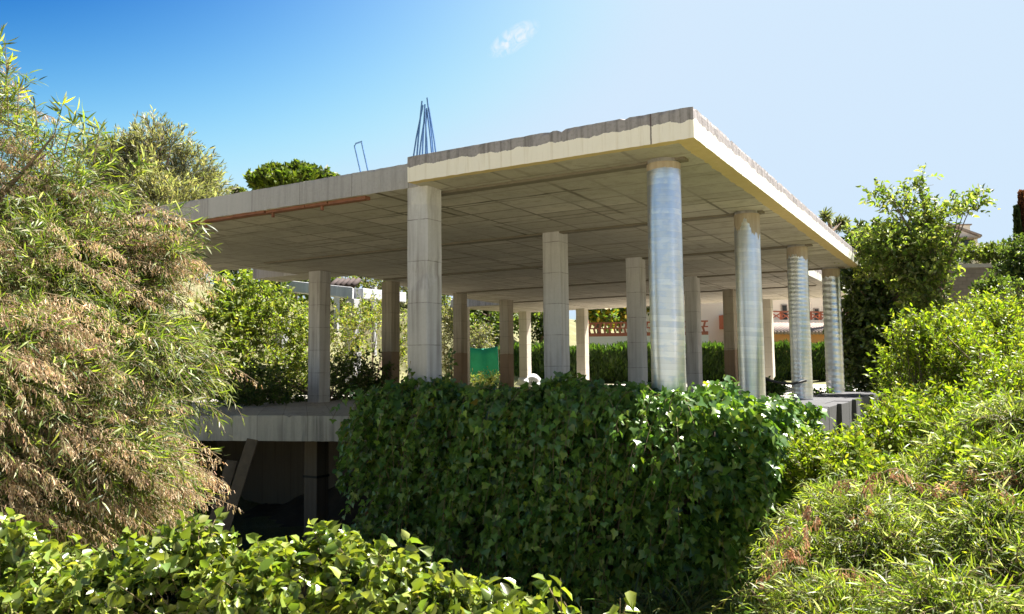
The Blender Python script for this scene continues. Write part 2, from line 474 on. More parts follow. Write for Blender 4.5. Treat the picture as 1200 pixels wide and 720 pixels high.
# five lobed ivy leaf, folded
TMPL['ivy'] = (np.array([(0, 0, 0), (.34, -.14, .05), (.58, .22, .12), (.27, .42, .05), (0, 1.0, -.12), (-.27, .42, .05), (-.58, .22, .12), (-.34, -.14, .05), (0, .4, 0)]),
               [(0, 1, 2, 8), (8, 2, 3), (8, 3, 4), (8, 4, 5), (8, 5, 6), (0, 8, 6, 7)])
TMPL['bit'] = (np.array([(.5, 0, 0), (-.5, 0, 0), (-.35, 1, 0), (.35, 1, 0)]), [(0, 1, 2, 3)])
TMPL['needle'] = (np.array([(.5, 0, 0), (-.5, 0, 0), (0, 1, 0), (0, 0, .5), (0, 0, -.5)]), [(0, 1, 2), (3, 4, 2)])

def leaf_mesh(name, tmpl, P, T, N, length, width, tint, mat, parent):
    tv, tf = TMPL[tmpl]
    n = len(P)
    T = unit(T); B = unit(np.cross(T, N)); N = np.cross(B, T)
    length = np.broadcast_to(length, n)[:, None, None]; width = np.broadcast_to(width, n)[:, None, None]
    V = P[:, None, :] + B[:, None, :] * tv[None, :, 0:1] * width + T[:, None, :] * tv[None, :, 1:2] * length + N[:, None, :] * tv[None, :, 2:3] * length
    k = len(tv)
    ff = np.concatenate([np.array(f) for f in tf]); sz = np.array([len(f) for f in tf])
    F = (ff[None, :] + (np.arange(n) * k)[:, None]).ravel()
    me = np_mesh(name, V.reshape(-1, 3), F, np.tile(sz, n), np.repeat(tint, k, axis=0), smooth=(tmpl == 'ovate'))
    return link(name, me, mat, parent)

def tubes_mesh(name, PL, rad, mat, parent, sides=3):
    """PL (m,k,3) polylines, rad (m,k)"""
    m, k, _ = PL.shape
    Tn = np.gradient(PL, axis=1); Tn = unit(Tn)
    ref = np.zeros_like(Tn); ref[..., 2] = 1; ref[np.abs(Tn[..., 2]) > .95] = (1, 0, 0)
    A = unit(np.cross(Tn, ref)); B = np.cross(Tn, A)
    ang = np.arange(sides) * 2 * PI / sides
    V = PL[:, :, None, :] + rad[:, :, None, None] * (A[:, :, None, :] * np.cos(ang)[:, None] + B[:, :, None, :] * np.sin(ang)[:, None])
    idx = np.arange(m * k * sides).reshape(m, k, sides)
    a = idx[:, :-1, :]; b = idx[:, 1:, :]
    F = np.stack([a, np.roll(a, -1, 2), np.roll(b, -1, 2), b], -1).reshape(-1)
    me = np_mesh(name, V.reshape(-1, 3), F, np.full(len(F) // 4, 4), None, smooth=True)
    return link(name, me, mat, parent)

def palette(n, cols, w=None, jit=0.18):
    cols = np.array(cols, float); w = np.array(w if w is not None else np.ones(len(cols)), float); w /= w.sum()
    c = cols[rng.choice(len(cols), n, p=w)]
    return np.clip(c * (1 + rng.normal(size=(n, 1)) * jit) * (1 + rng.normal(size=(n, 3)) * 0.05), 0.004, 0.9)

def spray_points(S, D, L, droop, n, t0=0.12, jit=0.03):
    m = len(S)
    t = np.linspace(t0, 1.0, n)[None, :] + rng.normal(size=(m, n)) * jit
    t = np.clip(t, 0.02, 1.02)[..., None]
    L = np.broadcast_to(L, m)[:, None, None]; droop = np.broadcast_to(droop, m)[:, None, None]
    g = np.array([0, 0, -1.0])
    P = S[:, None, :] + D[:, None, :] * L * t + g * droop * L * t ** 2
    T = unit(D[:, None, :] + g * 2 * droop * t)
    return P, T, t[..., 0]

def twig_lines(S, D, L, droop, k=5):
    m = len(S)
    t = np.linspace(0, 1, k)[None, :, None]
    L = np.broadcast_to(L, m)[:, None, None]; droop = np.broadcast_to(droop, m)[:, None, None]
    return S[:, None, :] + D[:, None, :] * L * t + np.array([0, 0, -1.0]) * droop * L * t ** 2

def blob_points(blobs, n, inner=0.35, clump=0.0, seed=0, bw=None):
    """blobs: list of (centre, (rx,ry,rz)); points spread through the union, more towards the outside"""
    vol = np.array([np.prod(np.array(r)) ** 0.75 for _, r in blobs]); vol = vol if bw is None else np.array(bw, float); vol /= vol.sum()
    out_p, out_d = [], []
    r2 = np.random.default_rng(seed + 5)
    while sum(len(q) for q in out_p) < n:
        bi = r2.choice(len(blobs), n, p=vol)
        C = np.array([blobs[i][0] for i in bi]); Rr = np.array([blobs[i][1] for i in bi])
        d = unit(r2.normal(size=(n, 3)))
        rad = inner + (1 - inner) * r2.random((n, 1)) ** 0.55
        rad = rad * (0.86 + 0.28 * r2.random((n, 1)))
        p = C + d * Rr * rad
        if clump:
            q = p * clump
            v = np.sin(q[:, 0] * 2.1 + seed) * np.sin(q[:, 1] * 2.3 + 1 + seed) + np.sin(q[:, 2] * 2.6 + 2) * np.sin(q[:, 0] * 1.1 - q[:, 1] * 1.3 + seed) 
            k = v > -0.35 + r2.normal(size=n) * 0.3
            p, d = p[k], d[k]
        out_p.append(p); out_d.append(d)
    return np.concatenate(out_p)[:n], np.concatenate(out_d)[:n]

def leaves_on(P, T, tm, tw, spread=0.8, up=0.5, fold=0.0):
    """leaf directions off twigs: P,T (m,n,3)"""
    m, n, _ = P.shape
    lat = unit(np.cross(T, rdir(m * n).reshape(m, n, 3)))
    LD = unit(T * (1 - spread * 0.6) + lat * spread)
    N = unit(rng.normal(size=(m, n, 3)) * 0.55 + np.array([0, 0, up]))
    return P.reshape(-1, 3), LD.reshape(-1, 3), N.reshape(-1, 3)

def px_blob(px, py, depth, rx, ry, rd=None):
    """an ellipsoidal mass of foliage: centre at a point of the place, size in metres from its apparent size"""
    c = at(px, py, depth)
    a, b = rx * depth / FPX, ry * depth / FPX
    return (c, (a, rd if rd else a, b))

def plant(name, label, cat, blobs, n, length, droop, nl, leaf, ll, lw, pal, mat=None, group=None, weights=None, base=None, base_z=None,
          outward=1.0, upw=0.5, spread=0.8, inner=0.3, clump=0.9, seed=0, trunk_r=0.03, stems=True, twig_r=0.004, trunk=None, leafup=0.5, bw=None,
          crown_name='foliage', extra=None, jit=0.18, bark=None):
    cs = np.array([b[0] for b in blobs])
    if base is None:
        base = (cs[:, 0].mean(), cs[:, 1].mean())
    bz = float(tz(base[0], base[1])) if base_z is None else base_z
    if base_z is None and -14.8 < base[0] < 0 and 1 < base[1] < 22.6: bz = max(bz, 0.0)
    root = empty(name, (base[0], base[1], bz), label, cat, group)
    P0, D0 = blob_points(blobs, n, inner, clump, seed, bw)
    D = unit(D0 * outward * np.array([1, 1, 0.7]) + np.array([0, 0, upw]) + rng.normal(size=(n, 3)) * 0.35)
    L = length * (0.65 + 0.7 * rng.random(n)); dr = droop * (0.6 + 0.8 * rng.random(n))
    S = P0 - D * L[:, None] * 0.5
    P, T, t = spray_points(S, D, L, dr, nl)
    LP, LT, LN = leaves_on(P, T, None, None, spread, leafup)
    N = len(LP)
    # sprays differ from one another in tone as well as leaf from leaf
    tint = palette(N, pal, weights, jit) * np.repeat(1 + rng.normal(size=(n, 1)) * 0.12, nl, axis=0)
    tint = np.clip(tint, 0.004, 0.9)
    sc = (0.45 + 0.95 * rng.random(N) ** 1.2)
    leaf_mesh(crown_name, leaf, LP, LT, LN, ll * sc, lw * sc, tint, mat or L_MAT, root)
    if twig_r:
        PL = twig_lines(S, D, L, dr)
        tubes_mesh('twigs', PL, np.broadcast_to(np.linspace(twig_r, twig_r * .35, 5), (n, 5)).copy(), TWIG, root)
    if stems:
        mb = MB()
        b0 = Vector((base[0], base[1], bz - 0.1))
        if trunk is not None:
            pts = [Vector(p) for p in trunk]
            mb.tube(pts, [trunk_r * (1 - 0.5 * i / (len(pts) - 1)) for i in range(len(pts))], 10)
            mb.build('trunk', bark or BARK, root, True)
            mb = MB(); b0 = pts[-2]
        for c, r in blobs:
            for q in range(3 if trunk is None else 2):
                e = Vector(c) + Vector((random.uniform(-.6, .6) * r[0], random.uniform(-.6, .6) * r[1], random.uniform(-.1, .75) * r[2]))
                s0 = b0 + Vector((random.uniform(-.15, .15), random.uniform(-.15, .15), 0)) * (0 if trunk is not None else 1)
                mid = s0.lerp(e, 0.5) + Vector((random.uniform(-.1, .1), random.uniform(-.1, .1), 0.12)) * (e - s0).length * 0.5
                pts = []
                for i in range(7):
                    w = i / 6
                    pts.append(s0 * (1 - w) ** 2 + mid * 2 * w * (1 - w) + e * w * w)
                rr = trunk_r * ((0.45 if bw is None else 0.22) if trunk is not None else 0.6)
                mb.tube(pts, [rr * (1 - 0.8 * i / 6) for i in range(7)], 6)
        mb.build('branches', bark or BARK, root, True)
    if extra: extra(root)
    return root

# ------------------------------------------------------------------ the ground
def build_ground():
    def axis(lo, hi, fine_lo, fine_hi, st):
        a = list(np.arange(fine_lo, fine_hi + 1e-6, st)); s = st
        v = fine_hi
        while v < hi: s *= 1.35; v += s; a.append(v)
        v = fine_lo; s = st; pre = []
        while v > lo: s *= 1.35; v -= s; pre.append(v)
        return np.array(pre[::-1] + a)
    xs = axis(-900, 900, -26, 30, 0.6); ys = axis(-300, 1200, -10, 44, 0.6)
    X, Y = np.meshgrid(xs, ys); Z = tz(X, Y)
    far = np.clip(np.hypot(X - 2, Y + 7) / 6 - 0.4, 0, 1)
    Z = Z + (np.sin(X * 1.9 + Y * .7) * .04 + np.sin(Y * 2.3 - X * .6) * .04) * far * ~((X > -15) & (X < 0.5) & (Y > 0) & (Y < 22))
    V = np.stack([X, Y, Z], -1).reshape(-1, 3)
    nx_, ny_ = len(xs), len(ys)
    i = np.arange(nx_ * ny_).reshape(ny_, nx_)
    F = np.stack([i[:-1, :-1], i[:-1, 1:], i[1:, 1:], i[1:, :-1]], -1).reshape(-1)
    me = np_mesh("ground", V, F, np.full(len(F) // 4, 4), None, True)
    m, nt = newmat("dry_earth_and_grass"); t = NT(nt); P = t.pos()
    c = t.ramp(t.noise(P, 0.8, 8, 0.7), [(0.3, (0.13, 0.11, 0.07)), (0.5, (0.14, 0.14, 0.06)), (0.62, (0.21, 0.185, 0.11)), (0.75, (0.09, 0.12, 0.035))])
    t.out(c, 0.95, bump=t.noise(P, 25, 6), bstr=0.8, bdist=0.03)
    o = link("ground", me, m); tag(o, kind="structure")
build_ground()

# unseen pale paving behind the camera, added to bounce sun onto the shaded front
def build_bounce_street():
    xs_ = np.linspace(-60, 60, 121); ys_ = np.linspace(-17, -7.9, 12)
    X, Y = np.meshgrid(xs_, ys_); Z = np.maximum(tz(X, Y), -0.95) + 0.10
    V = np.stack([X, Y, Z], -1).reshape(-1, 3); i = np.arange(X.size).reshape(X.shape)
    F = np.stack([i[:-1, :-1], i[:-1, 1:], i[1:, 1:], i[1:, :-1]], -1).reshape(-1)
    o = link("bounce_street", np_mesh("bounce_street", V, F, np.full(len(F) // 4, 4), None, True), mat_plain("pale_concrete_paving", (0.52, 0.49, 0.44), 0.9, 0, .15, 1.5, .2)); tag(o, kind="structure")
    kb = MB().box(-60, 60, -7.9, -7.75, -1.1, -0.72, 0.015).build("kerb", mat_plain("kerb_stone", (0.45, 0.43, 0.4), .9)); tag(kb, kind="structure")
build_bounce_street()

# ------------------------------------------------------------------ the unfinished building
ROOF = mat_roof()
CON_COL = mat_concrete("column_concrete", (0.605, 0.575, 0.59), (0.25, 0.215, 0.21), 0.9, joints=0.5)
CON_STAIN = mat_concrete("column_concrete_stained", (0.40, 0.35, 0.285), (0.15, 0.115, 0.09), 0.7, joints=0.5, stain_z=1.15, extra=(0.20, 0.125, 0.08))
CON_PALE = mat_concrete("column_concrete_pale", (0.58, 0.53, 0.45), (0.30, 0.26, 0.21), 0.35, joints=0.5)
CON_SLAB = mat_concrete("slab_concrete", (0.52, 0.485, 0.44), (0.13, 0.12, 0.11), 0.8, boards=0.55)
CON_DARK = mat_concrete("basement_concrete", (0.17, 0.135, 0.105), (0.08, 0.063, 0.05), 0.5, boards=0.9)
CON_RECESS_SHADOW = mat_concrete("recess_shadow_concrete", (0.20, 0.17, 0.13), (0.10, 0.08, 0.06), 0.2)  # dark tone paints the shadow lines of the soffit recesses
TERRA = mat_plain("terracotta", (0.24, 0.10, 0.062), 0.85, 0, 0.45, 9, 0.5)
ZS, ZT = 2.9, 3.2
bld = empty("unfinished_building", (-7, 8, -2.4), "abandoned concrete building shell, flat roof on square and silver round columns, no walls", "building")

def rough_slab(name, outline, z0, z1, mat, parent, step=0.05, amp=0.005, top_amp=0.0045, edges=None):
    """an extruded outline whose arrises are slightly broken"""
    pts = []
    n = len(outline)
    for i in range(n):
        a = np.array(outline[i], float); b = np.array(outline[(i + 1) % n], float)
        k = max(1, int(np.linalg.norm(b - a) / step))
        for j in range(k): pts.append(a + (b - a) * j / k)
    m = len(pts)
    bm = bmesh.new()
    nrm = []
    for i in range(m):
        d = pts[(i + 1) % m] - pts[i - 1]; d = d / np.linalg.norm(d); nrm.append(np.array([d[1], -d[0]]))
    rings = []
    for z, am, za in ((z0, 0.002, 0.0015), (z0 + 0.55 * (z1 - z0), 0.0015, 0.0), (z1 - 0.03, 0.002, 0.001), (z1, amp, top_amp)):
        ring = []
        for i in range(m):
            o = -abs(random.gauss(0, am)) if z == z1 else random.gauss(0, am)
            p = pts[i] + nrm[i] * o
            dz = random.gauss(0, za)
            if z == z1:      # here and there the arris is knocked off
                dz = random.gauss(0, za * 0.3) + za * 1.2 * math.sin(i * 0.071 + math.sin(i * 0.023) * 3)
                if random.random() < 0.05: dz -= random.uniform(0.008, 0.03)
            ring.append(bm.verts.new((p[0], p[1], z + dz)))
        rings.append(ring)
    for a, b in zip(rings[:-1], rings[1:]):
        for i in range(m):
            bm.faces.new((a[i], a[(i + 1) % m], b[(i + 1) % m], b[i]))
    bm.faces.new(rings[0][::-1]); bm.faces.new(rings[-1])
    bmesh.ops.triangulate(bm, faces=[f for f in bm.faces if len(f.verts) > 4])
    bmesh.ops.recalc_face_normals(bm, faces=bm.faces)
    me = bpy.data.meshes.new(name); bm.to_mesh(me); bm.free()
    return link(name, me, mat, parent)

roof_outline = [(0, 0), (0, 12.2), (-1.3, 12.2), (-1.3, 20.5), (-13.9, 20.7), (-14.3, 16.6), (-12.0, 16.6), (-11.8, 14.3), (-10.95, 9.4), (-10.4, 8.0),
                (-10.3, 6.9), (-12.7, 6.9), (-12.7, 6.0), (-11.2, 6.0), (-11.2, 4.6), (-14.6, 4.35), (-14.6, 0.25), (-3.42, 0.25), (-3.42, 0)]
roof = rough_slab("roof_slab", roof_outline, ZS, ZT, ROOF, bld)
# dark strips along the column rows: recess shadow on the soffit put into colour
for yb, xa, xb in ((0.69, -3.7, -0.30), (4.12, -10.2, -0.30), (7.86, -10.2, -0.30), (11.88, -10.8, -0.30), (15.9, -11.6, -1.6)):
    MB().box(xa, xb, yb - 0.07, yb + 0.07, ZS - 0.028, ZS + 0.01).build("recess_shadow_strip", CON_RECESS_SHADOW, bld)
# terracotta filler showing along the left edge
mb = MB()
xx = -9.6
while xx < -4.4:
    w = random.uniform(0.35, 0.75)
    mb.box(xx, xx + w - 0.015, 0.285 + random.uniform(-.01, .02), 0.40, ZS - 0.036 + random.uniform(-.008, .008), ZS + 0.006)
    xx += w
strip = mb.build("terracotta_strip", TERRA, bld)
for x in (-8.6, -7.35, -6.0, -5.1):
    MB().box(x, x + 0.03, 0.33, 0.36, ZS - 0.095, ZS - 0.03).build("hanging_tie", TERRA, strip)

def square_column(x, y, s, z0=-0.02, z1=ZS + 0.002, mat=None, chip=False):
    bm = bmesh.new()
    n = 14
    rings = []
    for i in range(n + 1):
        z = z0 + (z1 - z0) * i / n
        h = s / 2 + random.gauss(0, 0.0015); c = 0.016
        ring = []
        for (a, b) in ((-h + c, -h), (h - c, -h), (h, -h + c), (h, h - c), (h - c, h), (-h + c, h), (-h, h - c), (-h, -h + c)):
            k = 1.0
            if chip and 0.62 < i / n < 0.95 and a > 0.5 * h and b < -0.5 * h: k = random.uniform(0.70, 0.95)
            ring.append(bm.verts.new((x + a * k + random.gauss(0, .0015), y + b * k + random.gauss(0, .0015), z)))
        rings.append(ring)
    for a, b in zip(rings[:-1], rings[1:]):
        for i in range(8): bm.faces.new((a[i], a[(i + 1) % 8], b[(i + 1) % 8], b[i]))
    bm.faces.new(rings[0][::-1]); bm.faces.new(rings[-1])
    bmesh.ops.recalc_face_normals(bm, faces=bm.faces)
    me = bpy.data.meshes.new("square_column"); bm.to_mesh(me); bm.free()
    return link("square_column", me, mat or CON_COL, bld)

for (x, y, s, m_) in ((-3.48, 0.41, 0.305, CON_COL), (-3.65, 4.2, 0.315, CON_COL), (-3.69, 7.82, 0.31, CON_COL), (-3.82, 11.9, 0.31, CON_COL), (-3.98, 15.85, 0.31, CON_STAIN),
                      (-10.45, 5.9, 0.35, CON_COL), (-10.55, 8.53, 0.33, CON_STAIN), (-10.85, 12.1, 0.31, CON_STAIN), (-11.0, 15.0, 0.34, CON_STAIN),
                      (-13.3, 20.3, 0.36, CON_PALE), (-10.75, 20.2, 0.36, CON_PALE), (-3.9, 20.2, 0.33, CON_PALE), (-14.0, 17.0, 0.33, CON_PALE), (-12.2, 17.0, 0.33, CON_PALE),
                      (-13.4, 4.05, 0.37, CON_COL)):
    square_column(x, y, s, mat=m_, chip=(x == -3.48))

def round_column(x, y, r, tear, zb=-0.02, pitch=0.062, ridge=0.0045, mat=None):
    core = MB().tube([(x, y, zb), (x, y, ZS + 0.002)], r - 0.012, 32).build("round_column", CON_COL, bld, True)
    sides = 56; top = 2.86; rows = int((top - zb) / (pitch / 5))
    th = np.arange(sides) * 2 * PI / sides; zz = np.linspace(zb, top, rows)
    TH, Z = np.meshgrid(th, zz)
    ph = (Z / pitch + TH / (2 * PI)) % 1.0
    R_ = r + ridge * np.exp(-((ph - 0.5) / 0.10) ** 2) - (ridge * 0.35 if ridge > 0.0015 else 0) * np.cos(ph * 2 * PI)
    R_ = R_ + 0.002 * np.sin(TH * 3 + Z * 2.0)
    V = np.stack([x + R_ * np.cos(TH), y + R_ * np.sin(TH), Z], -1).reshape(-1, 3)
    i = np.arange(rows * sides).reshape(rows, sides)
    F = np.stack([i[:-1], np.roll(i[:-1], -1, 1), np.roll(i[1:], -1, 1), i[1:]], -1).reshape(-1)
    me = np_mesh("metal_sleeve", V, F, np.full(len(F) // 4, 4), None, True)
    link("metal_sleeve", me, mat, core)
round_column(-0.553, 0.694, 0.178, 0, mat=mat_sleeve("spiral_sleeve", -0.553, 0.694, 0.062, 0.04, 2.79, 0.45), ridge=0.0005)
round_column(-0.531, 4.092, 0.178, 0, mat=mat_sleeve('torn_spiral_sleeve', -0.531, 4.092, 0.062, 0.75, 2.64, 0.25), ridge=0.0007)
round_column(-0.564, 7.867, 0.182, 0, mat=mat_sleeve('torn_spiral_sleeve', -0.564, 7.867, 0.075, 0.5, 2.66, 0.2), zb=0.10, pitch=0.075, ridge=0.0016)
round_column(-0.597, 11.869, 0.19, 0, mat=mat_sleeve('ribbed_sleeve', -0.597, 11.869, 0.13, 0.25, 2.68, 0.1), pitch=0.13, ridge=0.005)

# floor slab with its open ledge at the left
floor_outline = [(0.0, 0.55), (0.0, 22.6), (-12.4, 22.6), (-12.4, 12.0), (-14.8, 12.0), (-14.8, -0.90), (-11.5, 0.33), (-4.55, 2.97), (-4.55, 0.55)]
rough_slab("floor_slab", floor_outline, -0.40, 0.0, CON_SLAB, bld, top_amp=0.003)
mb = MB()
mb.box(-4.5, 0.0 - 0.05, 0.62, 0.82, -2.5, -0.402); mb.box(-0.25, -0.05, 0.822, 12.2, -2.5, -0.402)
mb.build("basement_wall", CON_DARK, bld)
mb = MB(); mb.box(-4.45, -0.1, 0.58, 0.74, 0.002, 0.34); mb.box(-0.34, -0.16, 0.742, 2.85, 0.002, 0.16)
mb.build("parapet", CON_DARK, bld)
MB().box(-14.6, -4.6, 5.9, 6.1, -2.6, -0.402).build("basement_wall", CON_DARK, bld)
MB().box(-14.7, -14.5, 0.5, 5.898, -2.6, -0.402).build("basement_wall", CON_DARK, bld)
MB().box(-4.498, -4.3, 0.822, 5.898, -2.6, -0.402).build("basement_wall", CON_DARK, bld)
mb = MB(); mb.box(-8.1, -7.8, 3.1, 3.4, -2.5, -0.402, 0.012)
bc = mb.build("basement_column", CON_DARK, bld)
MB().box(-8.11, -7.79, 3.09, 3.41, -1.16, -1.12).build("strap", mat_plain("black_rubber", (0.02, 0.02, 0.02), 0.6), bc)

# starter bars and hoop on the roof
rb = [(-3.60, .32), (-3.36, .32), (-3.36, .52), (-3.60, .52), (-3.52, .30), (-3.42, .54), (-3.36, .42), (-3.60, .44), (-3.47, .42)]
for i, (x, y) in enumerate(rb):
    tx, ty = -3.46 + (x + 3.48) * (0.10 if i != 4 else 1.1) + random.uniform(-.02, .02), .42 + (y - .42) * 0.2
    h = random.uniform(0.66, 0.86)
    MB().tube([(x, y, ZT - 0.03), ((x * .6 + tx * .4), (y * .6 + ty * .4), ZT + h * .45), (tx, ty, ZT + h)], 0.0105, 6).build("starter_bar", STEEL, bld)
MB().tube([at(432, 204, 10.6), at(424, 168, 10.6), at(427.5 - 3, 166, 10.6), at(417, 168.5, 10.6), at(415.5, 171, 10.6), at(423.5, 206, 10.6)], 0.011, 6).build("steel_hoop", STEEL, bld)

# ------------------------------------------------------------------ low block wall at the right side of the building
BLOCK = mat_concrete("block_grey", (0.085, 0.085, 0.092), (0.05, 0.05, 0.05), 0.5)
bw = empty("block_wall", (0.12, 9, -2.4), "low grey block wall at the foot of the two farthest silver columns", "wall")
mb = MB()
for k in range(10):
    y0 = 2.3 + k * 1.05
    mb.box(0.012, 0.26, y0, y0 + 1.035, -2.5, 0.085 + 0.01 * (k % 2), 0.01)
mb.build("blocks", BLOCK, bw)
for y0 in (6.2, 7.9, 10.4, 12.2):
    MB().box(0.262, 0.33, y0, y0 + 0.12, -2.5, 0.11, 0.008).build("pier", BLOCK, bw)
MB().box(-0.75, 0.01, 6.0, 12.4, 0.003, 0.095, 0.008).build("coping", BLOCK, bw)

# ------------------------------------------------------------------ ivy on the front wall
def build_ivy():
    root = empty("ivy", (-2.2, 0.1, -1.95), "dense dark green ivy curtain covering the front wall below the square column", "ivy")
    Ps, Ns = [], []
    def lump(a, b):
        return (0.12 * np.sin(a * 2.1 + b * 1.3) + 0.09 * np.sin(a * 4.7 - b * 3.1 + 1) + 0.10 * np.sin(a * 10.1 + b * 6.7 + 2 * np.sin(b * 3)) * np.sin(b * 9.3 - a * 4.1 + 2 * np.sin(a * 2.6))
                + 0.05 * np.sin(a * 19 - b * 13) * np.sin(b * 21 + a * 7))
    # front curtain
    n = 15500
    x = rng.uniform(-4.6, 0.15, n); top = 0.40 + 0.05 * np.sin(x * 3.1) + 0.04 * np.sin(x * 7.3 + 1)
    top = np.where(x < -4.1, top - (-4.1 - x) * 0.5, top)
    z = -1.95 + (top + 1.95) * rng.random(n) ** 0.9
    dep = rng.random(n) ** 1.8 * 0.40
    swell = 0.18 * sst(-1.9, -0.6, z) + 0.08
    y = 0.42 - swell - lump(x, z) * 0.8 + dep - 0.12
    gap = np.sin(x * 3.7 + 1.4 * np.sin(z * 2.3)) * np.sin(z * 4.3 + 1.7 * np.sin(x * 1.9 + 1)) + 0.5 * np.sin(x * 8.3 - z * 5.1)
    y = y + 0.16 * sst(0.35, 1.0, gap)
    keep = (rng.random(n) > 0.6 * sst(0.55, 1.1, gap)) & (x > -4.42 + 0.14 * np.sin(z * 5)) & (np.sin(x * 5.3 + z * 2.2) * np.sin(z * 6.1 - x) < 0.97)
    Ps.append(np.stack([x, y, z], -1)[keep]); Ns.append(np.tile((0, -0.75, 0.75), (keep.sum(), 1)))
    # right return: leaves held out flat to the light
    n = 19000
    y = rng.uniform(-0.1, 2.9, n); top = 0.38 - 0.06 * y + 0.04 * np.sin(y * 3.3) + 0.03 * np.sin(y * 8)
    z = -2.2 + (top + 2.2) * rng.random(n) ** 0.85
    dep = rng.random(n) ** 1.6 * 0.5
    xx_ = 0.06 + 0.30 * sst(-2, -0.2, z) + lump(y, z) * 0.9 - dep + 0.14
    Ps.append(np.stack([xx_, y, z], -1)); Ns.append(np.tile((0.55, -0.25, 0.85), (n, 1)))
    # over the top of the parapet
    n = 5200
    x = rng.uniform(-4.6, 0.1, n); y = rng.uniform(0.15, 1.15, n)
    z = 0.44 + 0.06 * np.sin(x * 3.1) + 0.04 * np.sin(x * 7.3 + 1) - 0.25 * np.maximum(0, y - 0.65) + rng.normal(size=n) * 0.06
    z = np.where(x < -4.0, z - (-4.0 - x) * 0.6, z)
    Ps.append(np.stack([x, y, z], -1)); Ns.append(np.tile((0, -0.3, 1.0), (n, 1)))
    n = 3000
    y = rng.uniform(0.3, 2.9, n); x = rng.uniform(-0.9, 0.25, n)
    z = 0.36 - 0.06 * y + 0.04 * np.sin(y * 3.3) + rng.normal(size=n) * 0.05 - 0.15 * np.maximum(0, -0.4 - x)
    Ps.append(np.stack([x, y, z], -1)); Ns.append(np.tile((0.4, -0.2, 1.0), (n, 1)))
    P = np.concatenate(Ps); N = np.concatenate(Ns); n = len(P)
    N = unit(N + rng.normal(size=(n, 3)) * 0.42)
    T = unit(np.array([0, 0, -0.9]) + N * np.array([0.5, 0.5, 0]) + rng.normal(size=(n, 3)) * 0.55)
    tint = palette(n, [(0.115, 0.215, 0.046), (0.072, 0.155, 0.036), (0.165, 0.27, 0.05), (0.28, 0.34, 0.05), (0.35, 0.24, 0.03), (0.30, 0.10, 0.02)],
                   [5, 5, 3, 0.8, 0.012, 0.012])
    sc = 0.42 + 0.95 * rng.random(n) ** 1.3
    leaf_mesh("leaves", 'ivy', P, T, N, 0.088 * sc, 0.092 * sc, tint, L_GLOSS, root)
    # loose sprays standing out of the curtain and drooping over it
    m, nl = 430, 15
    S = np.where(rng.random((m, 1)) < 0.72, np.stack([rng.uniform(-4.2, 0.1, m), rng.uniform(-0.02, 0.25, m), 0.5 - 2.0 * rng.random(m) ** 1.6], -1),
                 np.stack([rng.uniform(0.05, 0.3, m), rng.uniform(0, 2.9, m), 0.35 - 1.7 * rng.random(m) ** 1.4], -1))
    Dd = unit(np.where(S[:, :1] < 0.04, np.array([[0, -0.8, 0.35]]), np.array([[0.8, -0.2, 0.35]])) + rng.normal(size=(m, 3)) * 0.4)
    Ls = 0.22 + 0.30 * rng.random(m); ds = 0.9 + 0.9 * rng.random(m)
    Pp, Tt, _t = spray_points(S, Dd, Ls, ds, nl, 0.1, 0.04)
    lat = unit(rng.normal(size=Pp.shape)); LT = unit(np.array([0, 0, -0.6]) + lat * 0.7 + Tt * 0.4)
    LN = unit(Dd[:, None, :] * 0.6 + np.array([0, 0, 0.7]) + rng.normal(size=Pp.shape) * 0.35)
    q = m * nl
    leaf_mesh("spray_leaves", 'ivy', (Pp + lat * 0.03).reshape(-1, 3), LT.reshape(-1, 3), LN.reshape(-1, 3), 0.085 * (0.5 + 0.7 * rng.random(q)), 0.08 * (0.5 + 0.7 * rng.random(q)),
              palette(q, [(0.13, 0.24, 0.05), (0.09, 0.18, 0.04), (0.19, 0.30, 0.05)], [4, 4, 2]), L_GLOSS, root)
    tubes_mesh("spray_stems", twig_lines(S, Dd, Ls, ds), np.full((m, 5), 0.003), TWIG, root)
    # runners: bare stems hanging and shoots climbing the square column
    m = 16
    sx = rng.uniform(-4.4, 0.1, m); PLs = []
    t = np.linspace(0, 1, 7)
    for i in range(m):
        l = random.uniform(0.5, 1.9); z0 = random.uniform(-0.4, 0.5)
        PLs.append(np.stack([sx[i] + 0.03 * np.sin(t * 4 + i), 0.12 + 0.1 * np.sin(t * 3 + i * 2) - 0.05 * t, z0 - l * t], -1))
    PL = np.array(PLs)
    tubes_mesh("stems", PL, np.full((m, 7), 0.004), TWIG, root, 5)
    SP, ST, SN = [], [], []
    shoots = [(-3.70, .20, .3, .52), (-3.45, .23, .3, .38), (-3.30, .23, .32, .3), (-3.2, .3, .32, .6), (-2.9, .3, .32, .25), (-2.35, .35, .32, .35), (-1.9, .3, .32, .22), (-1.2, .3, .3, .32), (-4.1, .25, .2, .3), (-0.9, .2, .3, .2), (-1.6, .3, .3, .2)]
    pls = []
    for i, (x, y, z, h) in enumerate(shoots):
        lean = random.uniform(-.25, .45)
        q = np.stack([x + lean * h * t + 0.02 * np.sin(t * 9), y - 0.03 + 0.0 * t, z - 0.15 + (h + .15) * t], -1); pls.append(q)
        for k in range(int(h / 0.028)):
            w = random.random(); p = q[0] + (q[-1] - q[0]) * w
            SP.append(p + rng.normal(size=3) * 0.025); ST.append(rng.normal(size=3) + (0, 0, -.3)); SN.append(np.array((0, -1, .6)) + rng.normal(size=3) * .5)
    tubes_mesh("shoots", np.array(pls), np.full((len(pls), 7), 0.005), TWIG, root, 5)
    k = len(SP)
    leaf_mesh("shoot_leaves", 'ivy', np.array(SP), np.array(ST), unit(np.array(SN)), 0.065, 0.065, palette(k, [(0.10, 0.17, 0.035), (0.06, 0.12, 0.03)]), L_GLOSS, root)
build_ivy()

